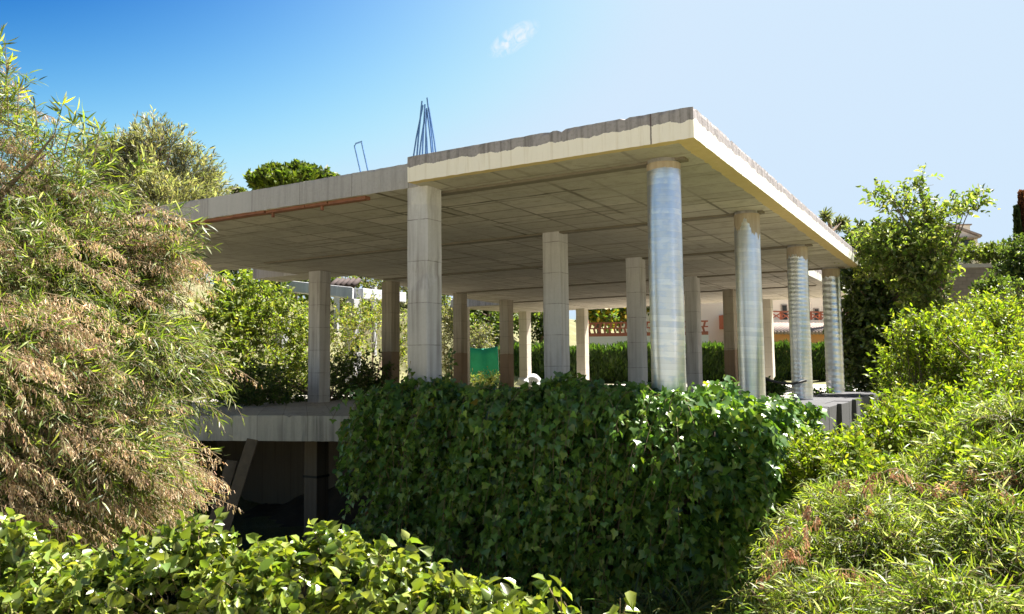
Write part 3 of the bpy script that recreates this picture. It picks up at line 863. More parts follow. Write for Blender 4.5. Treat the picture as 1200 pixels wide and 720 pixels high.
# tufts of strap leaves at the foot of the ivy
def strap_clump(px, py, depth, n, h, label):
    c = at(px, py, depth); bz = c[2]
    root = empty("strap_leaf_clump", c, label, "grass clump", "strap leaved clumps under the ivy")
    S = c + rng.normal(size=(n, 3)) * np.array([0.12, 0.10, 0.01]); D = unit(rng.normal(size=(n, 3)) * np.array([.5, .5, .1]) + np.array([0, -.1, 1.0]))
    L = h * (0.6 + 0.6 * rng.random(n)); dr = 0.35 + 0.5 * rng.random(n)
    PL = twig_lines(S, D, L, dr, 7)
    side = unit(np.cross(D, rdir(n)))[:, None, :] * (0.011 * np.array([.7, 1, 1, .9, .7, .45, .05]))[None, :, None]
    V = np.stack([PL - side, PL + side], 2)
    i = np.arange(n * 7 * 2).reshape(n, 7, 2)
    F = np.stack([i[:, :-1, 0], i[:, :-1, 1], i[:, 1:, 1], i[:, 1:, 0]], -1).reshape(-1)
    tint = np.repeat(palette(n, [(0.07, 0.12, 0.06), (0.05, 0.09, 0.04), (0.12, 0.14, 0.06)]), 14, axis=0)
    link("blades", np_mesh("blades", V.reshape(-1, 3), F, np.full(len(F) // 4, 4), tint, True), L_MAT, root)
strap_clump(752, 722, 7.0, 90, 0.55, "leftmost tuft of long dark strap leaves under the ivy curtain")
strap_clump(800, 724, 6.9, 110, 0.60, "middle tuft of long dark strap leaves under the ivy curtain")
strap_clump(846, 722, 7.0, 90, 0.52, "rightmost tuft of strap leaves under the ivy beside the pale willow shrub")

for i, (lab, bl, n) in enumerate((("low weeds on the floor edge at the foot of the third silver column", [px_blob(915, 462, 15.5, 24, 8), px_blob(905, 455, 17, 14, 8)], 120),
                                ("small weeds between the two farthest silver columns", [px_blob(962, 463, 17.5, 14, 6), px_blob(992, 462, 18.5, 9, 9)], 90),
                                ("band of low shaded weeds across the floor around the first shaded column", [px_blob(300, 466, 17.6, 55, 9), px_blob(420, 460, 18.6, 34, 8), px_blob(350, 468, 18.4, 30, 6)], 300))):
    plant("weed", lab, "weed", bl, n, 0.28, 0.2, 9, 'ovate', 0.07, 0.045, [(0.07, 0.12, 0.03), (0.10, 0.16, 0.035)], upw=0.9, seed=180 + i, trunk_r=0.008, base_z=0.08, group="weeds on the floor edge")

# ------------------------------------------------------------------ acacias with drooping seed tassels
GREENS_A = [(0.13, 0.18, 0.035), (0.19, 0.23, 0.05), (0.055, 0.085, 0.022), (0.36, 0.37, 0.22), (0.28, 0.31, 0.03)]
TAN = [(0.48, 0.35, 0.225), (0.56, 0.44, 0.285), (0.42, 0.275, 0.19), (0.62, 0.53, 0.36)]
def tassels(root, blobs, n, length, bits, seed, side, drop=0.45, size=0.030, w=0.0062, pal=None, inner=0.5):
    """arching twigs reaching sideways, fringed below with fine hanging pods"""
    P0, D0 = blob_points(blobs, n, inner, 1.1, seed)
    D = unit(D0 * np.array([.45, .45, .1]) + RGT * side + np.array([0, 0, .22]) + rng.normal(size=(n, 3)) * np.array([.3, .3, .14]))
    L = length * (0.55 + 0.9 * rng.random(n)); dr = drop * (0.6 + 0.8 * rng.random(n))
    S = P0 - D * L[:, None] * 0.45
    P, T, t = spray_points(S, D, L, dr, bits, 0.15, 0.04)
    env = (0.35 + 0.65 * np.sin(np.clip(t, 0, 1) * PI))[..., None]
    P = P + rng.random((n, bits, 1)) ** 1.3 * np.array([0, 0, -0.085]) * env * (0.6 + 0.6 * rng.random((n, 1, 1))) + rng.normal(size=P.shape) * 0.011
    LT = unit(np.array([0, 0, -1.0]) + rng.normal(size=P.shape) * 0.42 + T * 0.30)
    N = rdir(n * bits)
    sc = 0.5 + 0.9 * rng.random(n * bits)
    tint = palette(n * bits, pal or TAN, [4, 4, 2.2, 1.6], 0.2) * np.repeat(1 + rng.normal(size=(n, 1)) * .15, bits, axis=0)
    leaf_mesh("seed_tassels", 'bit', P.reshape(-1, 3), LT.reshape(-1, 3), N, size * sc, w * sc, np.clip(tint, .02, .8), L_DRY, root)
    tubes_mesh("tassel_stalks", twig_lines(S, D, L, dr, 6), np.broadcast_to(np.linspace(.004, .0018, 6), (n, 6)).copy(), TWIG, root)

LEFT_TALL = [px_blob(20, 230, 7.4, 95, 95), px_blob(-60, 150, 7.4, 90, 110), px_blob(80, 240, 7.6, 58, 62), px_blob(60, 330, 7.0, 110, 90), px_blob(155, 305, 7.4, 56, 56), px_blob(190, 300, 7.6, 30, 38), px_blob(160, 258, 7.4, 40, 30), px_blob(185, 246, 7.4, 26, 20), px_blob(205, 285, 7.2, 26, 24)]
def deco1(root):
    tassels(root, LEFT_TALL, 360, 0.55, 130, 3, 1.0)
    # long upright shoots at the top
    S = np.array([at(px, py, 7.4) for px, py in ((10, 150), (20, 160), (0, 140), (-10, 120), (60, 175), (75, 180), (110, 190), (130, 190), (150, 215), (95, 170), (45, 165), (190, 260))])
    E = np.array([at(px, py, 7.4) for px, py in ((6, 45), (22, 95), (12, 65), (2, 30), (75, 118), (90, 130), (118, 150), (130, 160), (170, 185), (100, 135), (40, 118), (240, 262))])
    PL = np.stack([S + (E - S) * w + np.array([0, 0, .03]) * math.sin(w * 3) for w in np.linspace(0, 1, 6)], 1)
    tubes_mesh("shoots", PL, np.broadcast_to(np.linspace(.007, .002, 6), (len(S), 6)).copy(), TWIG, root, 5)
    m = 24
    t = rng.random((len(S), m, 1)) ** .8
    P = S[:, None] + (E - S)[:, None] * t
    T = unit((E - S)[:, None] * .6 + rng.normal(size=P.shape) * .6)
    k = len(S) * m
    leaf_mesh("shoot_leaves", 'lance', P.reshape(-1, 3), T.reshape(-1, 3), rdir(k), 0.15, 0.017, palette(k, GREENS_A), L_MAT, root)
base_l = at(-120, 470, 7.6)
plant("acacia_tree", "tall acacia at the left edge reaching the sky with upright leafy shoots", "tree", LEFT_TALL, 2000, 0.55, 0.4, 20, 'lance', 0.105, 0.0095, GREENS_A,
      weights=[4, 3, 4, 1.8, .5], base=(base_l[0], base_l[1]), trunk_r=0.09, upw=0.3, spread=0.55, seed=3, clump=1.3, inner=0.15,
      trunk=[(base_l[0], base_l[1], float(tz(base_l[0], base_l[1])) - .1), tuple(at(-110, 420, 7.6)), tuple(at(-80, 320, 7.5)), tuple(at(-30, 240, 7.4))], extra=deco1)
LEFT_LOW = [px_blob(30, 440, 6.2, 110, 100), px_blob(150, 420, 6.8, 90, 70), px_blob(210, 425, 7.2, 46, 46), px_blob(110, 530, 6.2, 100, 70), px_blob(160, 540, 6.8, 50, 42), px_blob(20, 560, 5.8, 90, 70), px_blob(140, 380, 7.2, 62, 46)]
base_l2 = at(40, 640, 6.4)
def deco2(root): tassels(root, LEFT_LOW + [px_blob(245, 400, 7.2, 26, 24)], 520, 0.62, 140, 8, 1.1)
plant("acacia_tree", "spreading acacia hung with tan drooping seed tassels beside the concrete ledge", "tree", LEFT_LOW, 2600, 0.5, 0.5, 20, 'lance', 0.105, 0.0095, GREENS_A,
      weights=[4, 3, 4, 2.0, .6], base=(base_l2[0], base_l2[1]), trunk_r=0.07, upw=0.15, spread=0.55, seed=8, clump=1.4, inner=0.15, extra=deco2,
      trunk=[(base_l2[0], base_l2[1], float(tz(base_l2[0], base_l2[1])) - .1), tuple(at(50, 570, 6.5)), tuple(at(80, 500, 6.5)), tuple(at(110, 440, 6.6))])

# right: willow-leaved acacia shrubs running down to the camera
GREENS_R = [(0.20, 0.26, 0.035), (0.27, 0.33, 0.055), (0.09, 0.13, 0.028), (0.44, 0.47, 0.31), (0.36, 0.36, 0.04)]
R1 = [px_blob(1015, 610, 5.6, 60, 55), px_blob(950, 660, 5.4, 50, 50), px_blob(905, 690, 5.4, 42, 34), px_blob(1080, 575, 6.0, 60, 50), px_blob(975, 585, 6.0, 32, 34),
      px_blob(1000, 705, 4.8, 90, 44), px_blob(1050, 640, 5.2, 60, 50), px_blob(940, 610, 5.8, 22, 26), px_blob(1120, 530, 6.2, 36, 40)]
def deco3(root): tassels(root, [px_blob(1035, 575, 5.3, 60, 36), px_blob(1000, 640, 5.0, 100, 60), px_blob(1070, 540, 5.8, 60, 30)], 26, 0.30, 90, 21, 0.3, drop=0.8, pal=[(0.42, 0.24, 0.16), (0.48, 0.31, 0.21), (0.34, 0.17, 0.11), (0.55, 0.42, 0.28)], inner=0.8)
plant("acacia_shrub", "pale narrow leaved acacia shrub with brown tassels right of the ivy curtain", "shrub", R1, 3600, 0.5, 0.7, 20, 'lance', 0.080, 0.0072, GREENS_R,
      weights=[4, 3, 3.5, 2.4, .8], upw=0.75, spread=0.75, seed=21, clump=1.7, trunk_r=0.04, extra=deco3)
R2 = [px_blob(1170, 620, 4.8, 60, 50), px_blob(1190, 550, 5.2, 50, 42), px_blob(1120, 700, 4.2, 70, 50), px_blob(1190, 680, 4.4, 60, 60), px_blob(1140, 590, 5.2, 36, 36), px_blob(1185, 490, 5.8, 50, 36), px_blob(1130, 535, 5.8, 40, 34)]
def deco4(root): tassels(root, [px_blob(1125, 600, 4.7, 36, 34), px_blob(1160, 560, 5.0, 40, 20)], 22, 0.30, 90, 25, 0.35, drop=0.8, pal=[(0.42, 0.24, 0.16), (0.48, 0.31, 0.21), (0.34, 0.17, 0.11), (0.55, 0.42, 0.28)], inner=0.8)
plant("acacia_shrub", "glossy leaved acacia shrub filling the lower right corner of the view", "shrub", R2, 2900, 0.46, 0.7, 20, 'lance', 0.080, 0.0076, GREENS_R,
      weights=[3, 3, 4, 2.0, .6], upw=0.7, spread=0.75, seed=25, clump=1.7, trunk_r=0.04, extra=deco4)
YG = [(0.20, 0.27, 0.02), (0.27, 0.33, 0.03), (0.11, 0.165, 0.02), (0.32, 0.32, 0.05)]
for i, (lab, bl, n) in enumerate((
    ("bright yellow green shrub rising in a peak before the dark ivy clad tree", [px_blob(1085, 440, 9.5, 56, 62), px_blob(1072, 405, 9.6, 18, 34), px_blob(1080, 495, 9.0, 58, 38), px_blob(1110, 420, 9.6, 35, 45)], 620),
    ("lime green shrub at the right edge below the brown stone wall", [px_blob(1170, 430, 9.0, 70, 50), px_blob(1190, 480, 8.0, 60, 55), px_blob(1145, 375, 12, 40, 28)], 620),
    ("low lime green shrub in front of the low grey block wall", [px_blob(968, 552, 7.6, 42, 32), px_blob(1045, 540, 7.4, 50, 36)], 420),
    ("upright lime clump among the willow leaved shrubs nearest the lower right corner", [px_blob(1160, 585, 5.4, 24, 46), px_blob(1140, 555, 5.8, 20, 34)], 260),
    ("slim upright lime clump right of the ivy curtain among pale willow leaves", [px_blob(1030, 590, 6.2, 22, 40), px_blob(1000, 560, 6.6, 18, 28)], 230),
    ("tall leafy lime shrub at the right edge beneath the green bush", [px_blob(1185, 400, 10.5, 34, 46), px_blob(1150, 420, 10.5, 26, 34)], 420),
    ("yellowish shrub under the lime peak among the willow leaved shrubs", [px_blob(1110, 510, 7.0, 75, 45)], 380),
)):
    plant("lime_shrub", lab, "shrub", bl, int(n * 1.7), 0.42, 0.08, 20, 'lance', 0.058, 0.019, YG, weights=[4, 3, 3, 1], upw=1.5, spread=0.7, clump=1.9, inner=0.15, seed=31 + i, trunk_r=0.03, group="lime green shrubs on the right bank")
# dry bare branches among the right bank
for a, lab in ((((1178, 470), (1160, 440), (1135, 420), (1110, 395)), "long bare grey branch arching over the lime shrub below the stone wall"),
               (((1165, 500), (1150, 450), (1148, 410)), "upright bare branch crossing under the long arching one"),
               (((985, 530), (1005, 510), (1020, 490)), "short bare branch sticking out of the lime shrub by the grey block wall")):
    tag(MB().tube([tuple(at(px, py, 8.6)) for px, py in a], [0.018, 0.014, 0.010, 0.006][:len(a)], 6).build("dead_branch", TWIG, None, True), lab, "branch", "dead branches on the right bank")

# ------------------------------------------------------------------ foreground ivy bushes along the bottom left
GREENS_F = [(0.16, 0.22, 0.035), (0.21, 0.27, 0.05), (0.10, 0.15, 0.03), (0.26, 0.30, 0.08)]
FB = [
 ("broad leaved ivy bush in the bottom left corner under the acacia", [px_blob(30, 695, 4.2, 75, 58), px_blob(110, 700, 4.1, 75, 40), px_blob(10, 640, 4.2, 26, 28), px_blob(140, 660, 4.2, 22, 30)], 330, (0.6, 0.9)),
 ("sunlit ivy bush with a raised peak left of the dark basement opening", [px_blob(205, 698, 4.1, 70, 44), px_blob(240, 645, 4.2, 22, 34), px_blob(190, 650, 4.2, 14, 28)], 300, None),
 ("sunlit ivy bush right below the basement column", [px_blob(325, 705, 3.9, 70, 46), px_blob(405, 690, 3.9, 50, 42), px_blob(385, 660, 4.0, 20, 26)], 330, None),
 ("low sunlit ivy bush below the left end of the ivy curtain", [px_blob(480, 718, 3.7, 60, 36), px_blob(462, 672, 3.7, 14, 20)], 190, None),
 ("small sunlit ivy bush at the bottom under the middle of the ivy curtain", [px_blob(575, 732, 3.6, 45, 22), px_blob(525, 718, 3.6, 30, 24)], 110, None),
]
for i, (lab, bl, n, _) in enumerate(FB):
    plant("ivy_bush", lab, "ivy bush", bl, n, 0.24, 0.12, 15, 'ovate', 0.058, 0.044, GREENS_F, mat=L_GLOSS, upw=1.0, spread=1.0, seed=50 + i, trunk_r=0.015, twig_r=0.0035,
          leafup=0.45, clump=2.6, jit=0.28, group="sunlit ivy bushes along the bottom")
def sprig(px, py, depth, h, label, n=26):
    c = at(px, py, depth); bz = float(tz(c[0], c[1]))
    root = empty("ivy_sprig", (c[0], c[1], bz), label, "ivy sprig", "single ivy sprigs at the bottom")
    t = np.linspace(0, 1, 8)
    lean = random.uniform(-.1, .1)
    q = np.stack([c[0] + lean * h * t ** 2, c[1] + 0 * t, bz + (c[2] - bz) * t], -1)
    br = [q]
    for k in range(3):
        s = q[-2 - k]; d = unit(np.array([random.uniform(-1, 1), random.uniform(-.6, .6), .9])); br.append(s + d * (0.16 * t[:, None]))
    tubes_mesh("stem", np.array(br), np.broadcast_to(np.linspace(.006, .002, 8), (len(br), 8)).copy(), TWIG, root, 5)
    P = []
    for b in br:
        for k in range(n // len(br) + 2):
            w = 1 - 0.45 * random.random() ** 1.3 if b is q else random.uniform(.2, 1)
            j = w * 7; a = int(min(6, j)); P.append(b[a] + (b[a + 1] - b[a]) * (j - a))
    P = np.array(P); k = len(P)
    leaf_mesh("leaves", 'ovate', P, unit(rng.normal(size=(k, 3)) + (0, 0, .1)), unit(rng.normal(size=(k, 3)) * .6 + (0, 0, 1)), 0.075, 0.052, palette(k, GREENS_F), L_GLOSS, root)
sprig(660, 678, 3.4, .6, "taller of the two lone ivy sprigs rising at the bottom before the dark curtain", 34)
sprig(722, 700, 3.4, .5, "smaller lone ivy sprig at the bottom nearest the strap leaf tufts", 16)
sprig(690, 712, 3.5, .4, "lowest ivy sprig at the bottom edge between two taller sprigs", 14)

# ------------------------------------------------------------------ basement: leaning boards, earth
WOOD = mat_plain("weathered_wood", (0.10, 0.078, 0.055), 0.85, 0, 0.4, 12, 0.4)
for a, b, lab in (((262, 622), (296, 515), "weathered board leaning against the ledge at the basement mouth, nearest the basement column"),
                  ((248, 622), (272, 540), "shorter weathered board leaning at the basement mouth behind the acacia tassels")):
    p0, p1 = Vector(at(a[0], a[1], 9.7)), Vector(at(b[0], b[1], 10.2))
    d = (p1 - p0).normalized(); s = d.cross(Vector(FWD)).normalized() * 0.07; f = Vector(FWD) * 0.012
    bm = bmesh.new()
    v = [bm.verts.new(p + q) for p in (p0, p1) for q in (-s - f, s - f, s + f, -s + f)]
    for q in ((3, 2, 1, 0), (4, 5, 6, 7), (0, 1, 5, 4), (1, 2, 6, 5), (2, 3, 7, 6), (3, 0, 4, 7)): bm.faces.new([v[i] for i in q])
    me = bpy.data.meshes.new("wooden_board"); bm.to_mesh(me); bm.free()
    tag(link("wooden_board", me, WOOD), lab, "board", "boards at the basement mouth")
me_pts = []
gx = np.linspace(-13.8, -5.2, 40); gy = np.linspace(3.7, 5.88, 16)
X, Y = np.meshgrid(gx, gy)
Z = -2.5 + 1.35 * sst(3.8, 5.9, Y) * sst(-13.0, -7.0, X) + 0.06 * np.sin(X * 5 + Y * 3) + 0.05 * np.sin(X * 11 - Y * 7)
i = np.arange(X.size).reshape(X.shape)
F = np.stack([i[:-1, :-1], i[:-1, 1:], i[1:, 1:], i[1:, :-1]], -1).reshape(-1)
tag(link("earth_bank", np_mesh("earth_bank", np.stack([X, Y, Z], -1).reshape(-1, 3), F, np.full(len(F) // 4, 4), None, True), mat_plain("dark_earth", (0.06, 0.045, 0.035), 0.95, 0, .5, 5, 1.0)), kind="structure")

# ------------------------------------------------------------------ behind, left: concrete frame on the bank, shrubs
FRM = mat_concrete("weathered_white_concrete", (0.48, 0.48, 0.49), (0.25, 0.26, 0.28), 0.5)
fr_root_p = at(360, 430, 25)
fr = empty("concrete_frame", (fr_root_p[0], fr_root_p[1], float(tz(fr_root_p[0], fr_root_p[1]))), "pale weathered concrete post and beam frame on the bank behind the left columns", "frame")
def bar3(p0, p1, w, h, name, mat, parent):
    p0, p1 = Vector(p0), Vector(p1); d = (p1 - p0); d.z = 0; d.normalize(); s = Vector((-d.y, d.x, 0)) * w / 2; u = Vector((0, 0, h / 2))
    bm = bmesh.new(); v = [bm.verts.new(p + q) for p in (p0, p1) for q in (-s - u, s - u, s + u, -s + u)]
    fs = [bm.faces.new([v[i] for i in q]) for q in ((3, 2, 1, 0), (4, 5, 6, 7), (0, 1, 5, 4), (1, 2, 6, 5), (2, 3, 7, 6), (3, 0, 4, 7))]
    bmesh.ops.bevel(bm, geom=list(bm.edges), offset=0.012, segments=1, affect='EDGES')
    bmesh.ops.recalc_face_normals(bm, faces=bm.faces)
    me = bpy.data.meshes.new(name); bm.to_mesh(me); bm.free(); return link(name, me, mat, parent)
A_, B_, C_ = at(330, 335, 24), at(414, 344, 24.2), at(470, 349, 27)
bar3(A_, B_, 0.4, 0.33, "beam", FRM, fr)
d_ = (Vector(C_) - Vector(B_)).normalized()
bar3(Vector(B_) + d_ * 0.22, C_, 0.4, 0.32, "beam", FRM, fr)
for P_, dz in ((A_, .19), (B_, .185)):
    zb = float(tz(P_[0], P_[1])) - 0.2
    MB().box(P_[0] - .18, P_[0] + .18, P_[1] - .18, P_[1] + .18, zb, P_[2] - dz, 0.015).build("post", FRM, fr)
# ruined tiled lean-to roof far behind the frame
rt = at(420, 333, 30)
ruin = empty("tiled_roof", (rt[0], rt[1], float(tz(rt[0], rt[1]))), "scrap of old dark tiled roof behind the pale concrete frame", "roof")
mb = MB()
ex = Vector((cy, sy, 0)); ey = Vector((-sy, cy, 0))
for k in range(5):
    o = Vector(rt) + ex * (-0.9 + k * 0.2)
    mb.tube([o - ey * 0.6 - Vector((0, 0, .12)), o + ey * 0.6 + Vector((0, 0, .22))], 0.09, 8)
mb.build("tiles", mat_plain("old_tile", (0.05, 0.035, 0.032), 0.9, 0, 0.5, 7, 0.5), ruin, True)
for k in (-0.8, 0.6):
    o = Vector(rt) + ex * k
    MB().box(o.x - .07, o.x + .07, o.y - .07, o.y + .07, float(tz(o.x, o.y)) - .1, o.z - 0.12).build("post", FRM, ruin)

GREENS_B = [(0.15, 0.20, 0.035), (0.20, 0.24, 0.04), (0.10, 0.14, 0.03), (0.26, 0.27, 0.07)]
BK = [
 ("sunlit broad leaved shrub left of the first shaded column above the ledge", [px_blob(292, 350, 22.5, 48, 38), px_blob(265, 395, 21.5, 45, 48)], 520, GREENS_B, 0.13, 0.08),
 ("bright shrub mass between the pale frame and the ledge", [px_blob(335, 390, 22, 45, 42), px_blob(325, 435, 20, 50, 30)], 560, GREENS_B, 0.10, 0.05),
 ("yellowish shrub on the bank under the pale concrete beam", [px_blob(402, 390, 22, 38, 40), px_blob(430, 365, 24, 28, 22), px_blob(468, 395, 27, 22, 42)], 420, GREENS_B + [(0.33, 0.28, 0.15)], 0.09, 0.04),
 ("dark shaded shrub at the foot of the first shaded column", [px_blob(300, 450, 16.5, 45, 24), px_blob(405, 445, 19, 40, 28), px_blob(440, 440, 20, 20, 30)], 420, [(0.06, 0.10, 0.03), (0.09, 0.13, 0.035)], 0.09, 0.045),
 ("dry straw coloured shrub right of the white square column", [px_blob(527, 405, 29, 14, 45)], 220, [(0.34, 0.30, 0.20), (0.40, 0.36, 0.26), (0.20, 0.22, 0.10)], 0.10, 0.03),
 ("grey twiggy shrub behind the green netting", [px_blob(562, 400, 36, 18, 22), px_blob(556, 412, 35, 22, 10)], 240, [(0.30, 0.27, 0.22), (0.18, 0.20, 0.09)], 0.12, 0.03),
 ("grassy yellow shrub at the foot of the green netting", [px_blob(566, 446, 31, 24, 9)], 130, [(0.24, 0.27, 0.06), (0.30, 0.29, 0.10)], 0.14, 0.02),
]
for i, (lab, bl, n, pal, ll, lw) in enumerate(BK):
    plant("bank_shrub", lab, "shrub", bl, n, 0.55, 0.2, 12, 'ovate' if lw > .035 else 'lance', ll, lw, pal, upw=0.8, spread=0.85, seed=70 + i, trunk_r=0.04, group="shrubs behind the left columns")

# trees behind, seen between columns
TR = [
 ("dark tree behind the pale concrete frame at the left", [px_blob(345, 330, 36, 45, 30), px_blob(285, 335, 37, 40, 36), px_blob(230, 330, 36, 35, 30)], 640, [(0.05, 0.08, 0.025), (0.09, 0.12, 0.03)], 0.16, 0.08),
 ("olive tree behind the old tiled roof scrap", [px_blob(430, 338, 38, 55, 30), px_blob(485, 360, 38, 26, 30), px_blob(530, 362, 39, 24, 26)], 620, [(0.10, 0.12, 0.045), (0.15, 0.16, 0.07)], 0.14, 0.05),
 ("leafy green tree seen between the two brown stained columns", [px_blob(572, 372, 38, 34, 28), px_blob(590, 352, 40, 25, 22)], 420, [(0.08, 0.12, 0.03), (0.13, 0.17, 0.035)], 0.16, 0.09),
 ("dark slender tree behind the pale column right of the stained pair", [px_blob(632, 372, 40, 24, 28), px_blob(612, 360, 41, 20, 20)], 330, [(0.06, 0.09, 0.03), (0.10, 0.13, 0.035)], 0.16, 0.08),
 ("broad leaved tree with yellow leaves above the brick lattice", [px_blob(700, 362, 40, 22, 16), px_blob(722, 364, 42, 24, 14), px_blob(745, 352, 44, 25, 16)], 300, [(0.07, 0.12, 0.03), (0.10, 0.16, 0.03), (0.40, 0.30, 0.03)], 0.22, 0.12),
]
for i, (lab, bl, n, pal, ll, lw) in enumerate(TR):
    c0 = bl[0][0]; zb = float(tz(c0[0], c0[1]))
    plant("background_tree", lab, "tree", bl, n, 0.9, 0.2, 12, 'ovate', ll * 1.3, lw * 1.3, pal, upw=0.5, seed=90 + i, trunk_r=0.14,
          trunk=[(c0[0], c0[1], zb - .1), (c0[0] + .1, c0[1], zb * .5 + c0[2] * .5), (c0[0], c0[1], c0[2]), (c0[0] + .1, c0[1], c0[2] + .3)], group="trees beyond the hedge", crown_name='crown')

# clipped hedge across the back
def build_hedge():
    a, b = at(640, 425, 34), at(1010, 418, 34.0)
    a2 = at(585, 425, 34)
    zb = float(tz(a[0], a[1]))
    root = empty("hedge", ((a[0] + b[0]) / 2, (a[1] + b[1]) / 2, zb), "long clipped dark green hedge across the back of the plot", "hedge")
    n = 24000
    d = b - a2; L = np.linalg.norm(d[:2]); ex_ = np.array([d[0], d[1], 0]) / L; ny_ = np.array([ex_[1], -ex_[0], 0])
    s = rng.random(n) * L
    top = 1.36 + 0.06 * np.sin(s * 1.3) + 0.05 * np.sin(s * 3.7)
    face = rng.random(n) < 0.72
    h = np.where(face, rng.random(n) ** 0.8 * top, top + rng.normal(size=n) * 0.06)
    off = np.where(face, 0.08 * np.sin(s * 2.3 + h * 3) + 0.1 * np.sin(s * 5 - h * 4) - rng.random(n) * 0.25, -rng.random(n) * 1.0)
    P = np.array([a2[0], a2[1], zb]) + ex_ * s[:, None] + ny_ * off[:, None] + np.array([0, 0, 1.0]) * h[:, None]
    T = unit(ny_ * 0.4 + np.array([0, 0, 1.0]) + rng.normal(size=(n, 3)) * 0.35)
    leaf_mesh("foliage", 'lance', P, T, unit(ny_ + rng.normal(size=(n, 3)) * .6), 0.24 * (0.6 + .6 * rng.random(n)), 0.055, palette(n, [(0.055, 0.10, 0.022), (0.09, 0.15, 0.025), (0.04, 0.075, 0.02)]), L_MAT, root)
    m = 40
    sx = rng.random(m) * L
    B0 = np.array([a2[0], a2[1], zb - .1]) + ex_ * sx[:, None] - ny_ * .45
    PL = np.stack([B0 + np.array([0, 0, 1.2]) * w for w in np.linspace(0, 1, 4)], 1)
    tubes_mesh("stems", PL, np.full((m, 4), .03), BARK, root, 5)
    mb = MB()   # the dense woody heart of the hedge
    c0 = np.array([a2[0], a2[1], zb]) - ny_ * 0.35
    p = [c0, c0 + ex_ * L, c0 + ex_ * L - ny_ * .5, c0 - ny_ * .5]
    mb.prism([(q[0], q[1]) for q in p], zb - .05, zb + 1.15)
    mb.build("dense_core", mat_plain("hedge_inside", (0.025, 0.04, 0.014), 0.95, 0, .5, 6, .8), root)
build_hedge()

# green netting on stakes
g0, g1 = at(546, 432, 33.5), at(584, 432, 32.8)
gz = float(tz(g0[0], g0[1]))
net = empty("green_netting", ((g0[0] + g1[0]) / 2, (g0[1] + g1[1]) / 2, gz), "bright green shade netting on stakes seen left of the stained column", "netting")
NG = mat_plain("green_net", (0.02, 0.32, 0.19), 0.7, 0, 0.35, 3, .3)
k = 24; V = []; 
for i_ in range(k + 1):
    w = i_ / k; b_ = np.array(g0) * (1 - w) + np.array(g1) * w
    for j_ in range(6):
        h_ = j_ / 5
        V.append((b_[0] + .05 * math.sin(w * 14 + h_ * 2), b_[1] + .05 * math.sin(w * 11), gz + h_ * (1.50 - .10 * math.sin(w * PI))))
ii = np.arange((k + 1) * 6).reshape(k + 1, 6)
F = np.stack([ii[:-1, :-1], ii[1:, :-1], ii[1:, 1:], ii[:-1, 1:]], -1).reshape(-1)
o = link("net", np_mesh("net", np.array(V), F, np.full(len(F) // 4, 4), None, True), NG, net)
md = o.modifiers.new("thick", 'SOLIDIFY'); md.thickness = 0.006
for w in (0, .5, 1):
    b_ = np.array(g0) * (1 - w) + np.array(g1) * w
    MB().tube([(b_[0], b_[1], gz - .1), (b_[0], b_[1], gz + 1.58)], 0.02, 8).build("stake", BARK, net)
# white covered bundle
wb = at(622, 447, 31.5); wz = 0.0
bm = bmesh.new(); bmesh.ops.create_icosphere(bm, subdivisions=4, radius=1.0)
for v in bm.verts:
    n_ = v.co.copy(); r_ = 1 + .10 * math.sin(n_.x * 5 + n_.y * 3) + .06 * math.sin(n_.z * 8 + n_.x * 4)
    v.co = Vector((wb[0] + n_.x * .55 * r_, wb[1] + n_.y * .35 * r_, max(wz, wz + .05 + n_.z * .36 * r_)))
me = bpy.data.meshes.new("white_bundle"); bm.to_mesh(me); bm.free(); me.polygons.foreach_set("use_smooth", [True] * len(me.polygons))
tag(link("white_bundle", me, mat_plain("white_sheet", (0.75, 0.76, 0.78), 0.7, 0, .1, 5, .3)), "rounded white sheeted bundle on the floor beside the pale column", "bundle")
# black hose between two silver columns
tag(MB().tube([tuple(at(px, py, 14.2)) for px, py in ((893, 441), (902, 446), (915, 449), (930, 450), (945, 446))], 0.022, 8).build("black_hose", mat_plain("black_plastic", (0.02, 0.02, 0.02), .5), None, True), "black hose slung between the second and third silver columns", "hose")

# ------------------------------------------------------------------ brick lattice wall and villa behind the hedge
WHITE = mat_plain("white_render", (0.80, 0.75, 0.66), 0.9, 0, .06, 2, .2)
CREAM = mat_plain("cream_render", (0.74, 0.66, 0.54), 0.9, 0, .06, 2, .2)
ORANGE = mat_plain("orange_render", (0.62, 0.32, 0.14), 0.9, 0, .12, 2, .2)
BRICK = mat_plain("lattice_brick", (0.44, 0.15, 0.085), 0.9, 0, .25, 6, .4)
TILE = mat_plain("roof_tile", (0.30, 0.24, 0.21), 0.85, 0, .4, 5, .5)
GLASS = mat_plain("dark_glass", (0.03, 0.035, 0.04), 0.15, 0, .2, 3, .05)
def frame_at(px, py, depth, ang=0.0):
    o = Vector(at(px, py, depth)); c_, s_ = math.cos(YAW * 0 + ang), math.sin(ang)
    return o, Vector((c_, s_, 0)), Vector((-s_, c_, 0))
def obox(mb, o, ex_, ey_, x0, x1, y0, y1, z0, z1):
    """box in a local frame; z absolute"""
    vs = [(x0, y0, z0), (x1, y0, z0), (x1, y1, z0), (x0, y1, z0), (x0, y0, z1), (x1, y0, z1), (x1, y1, z1), (x0, y1, z1)]
    v = [mb.bm.verts.new((o.x + a * ex_.x + b * ey_.x, o.y + a * ex_.y + b * ey_.y, z)) for a, b, z in vs]
    for q in ((0, 3, 2, 1), (4, 5, 6, 7), (0, 1, 5, 4), (1, 2, 6, 5), (2, 3, 7, 6), (3, 0, 4, 7)): mb.bm.faces.new([v[i] for i in q])
A0, A1 = at(690, 390, 38), at(830, 388, 37)
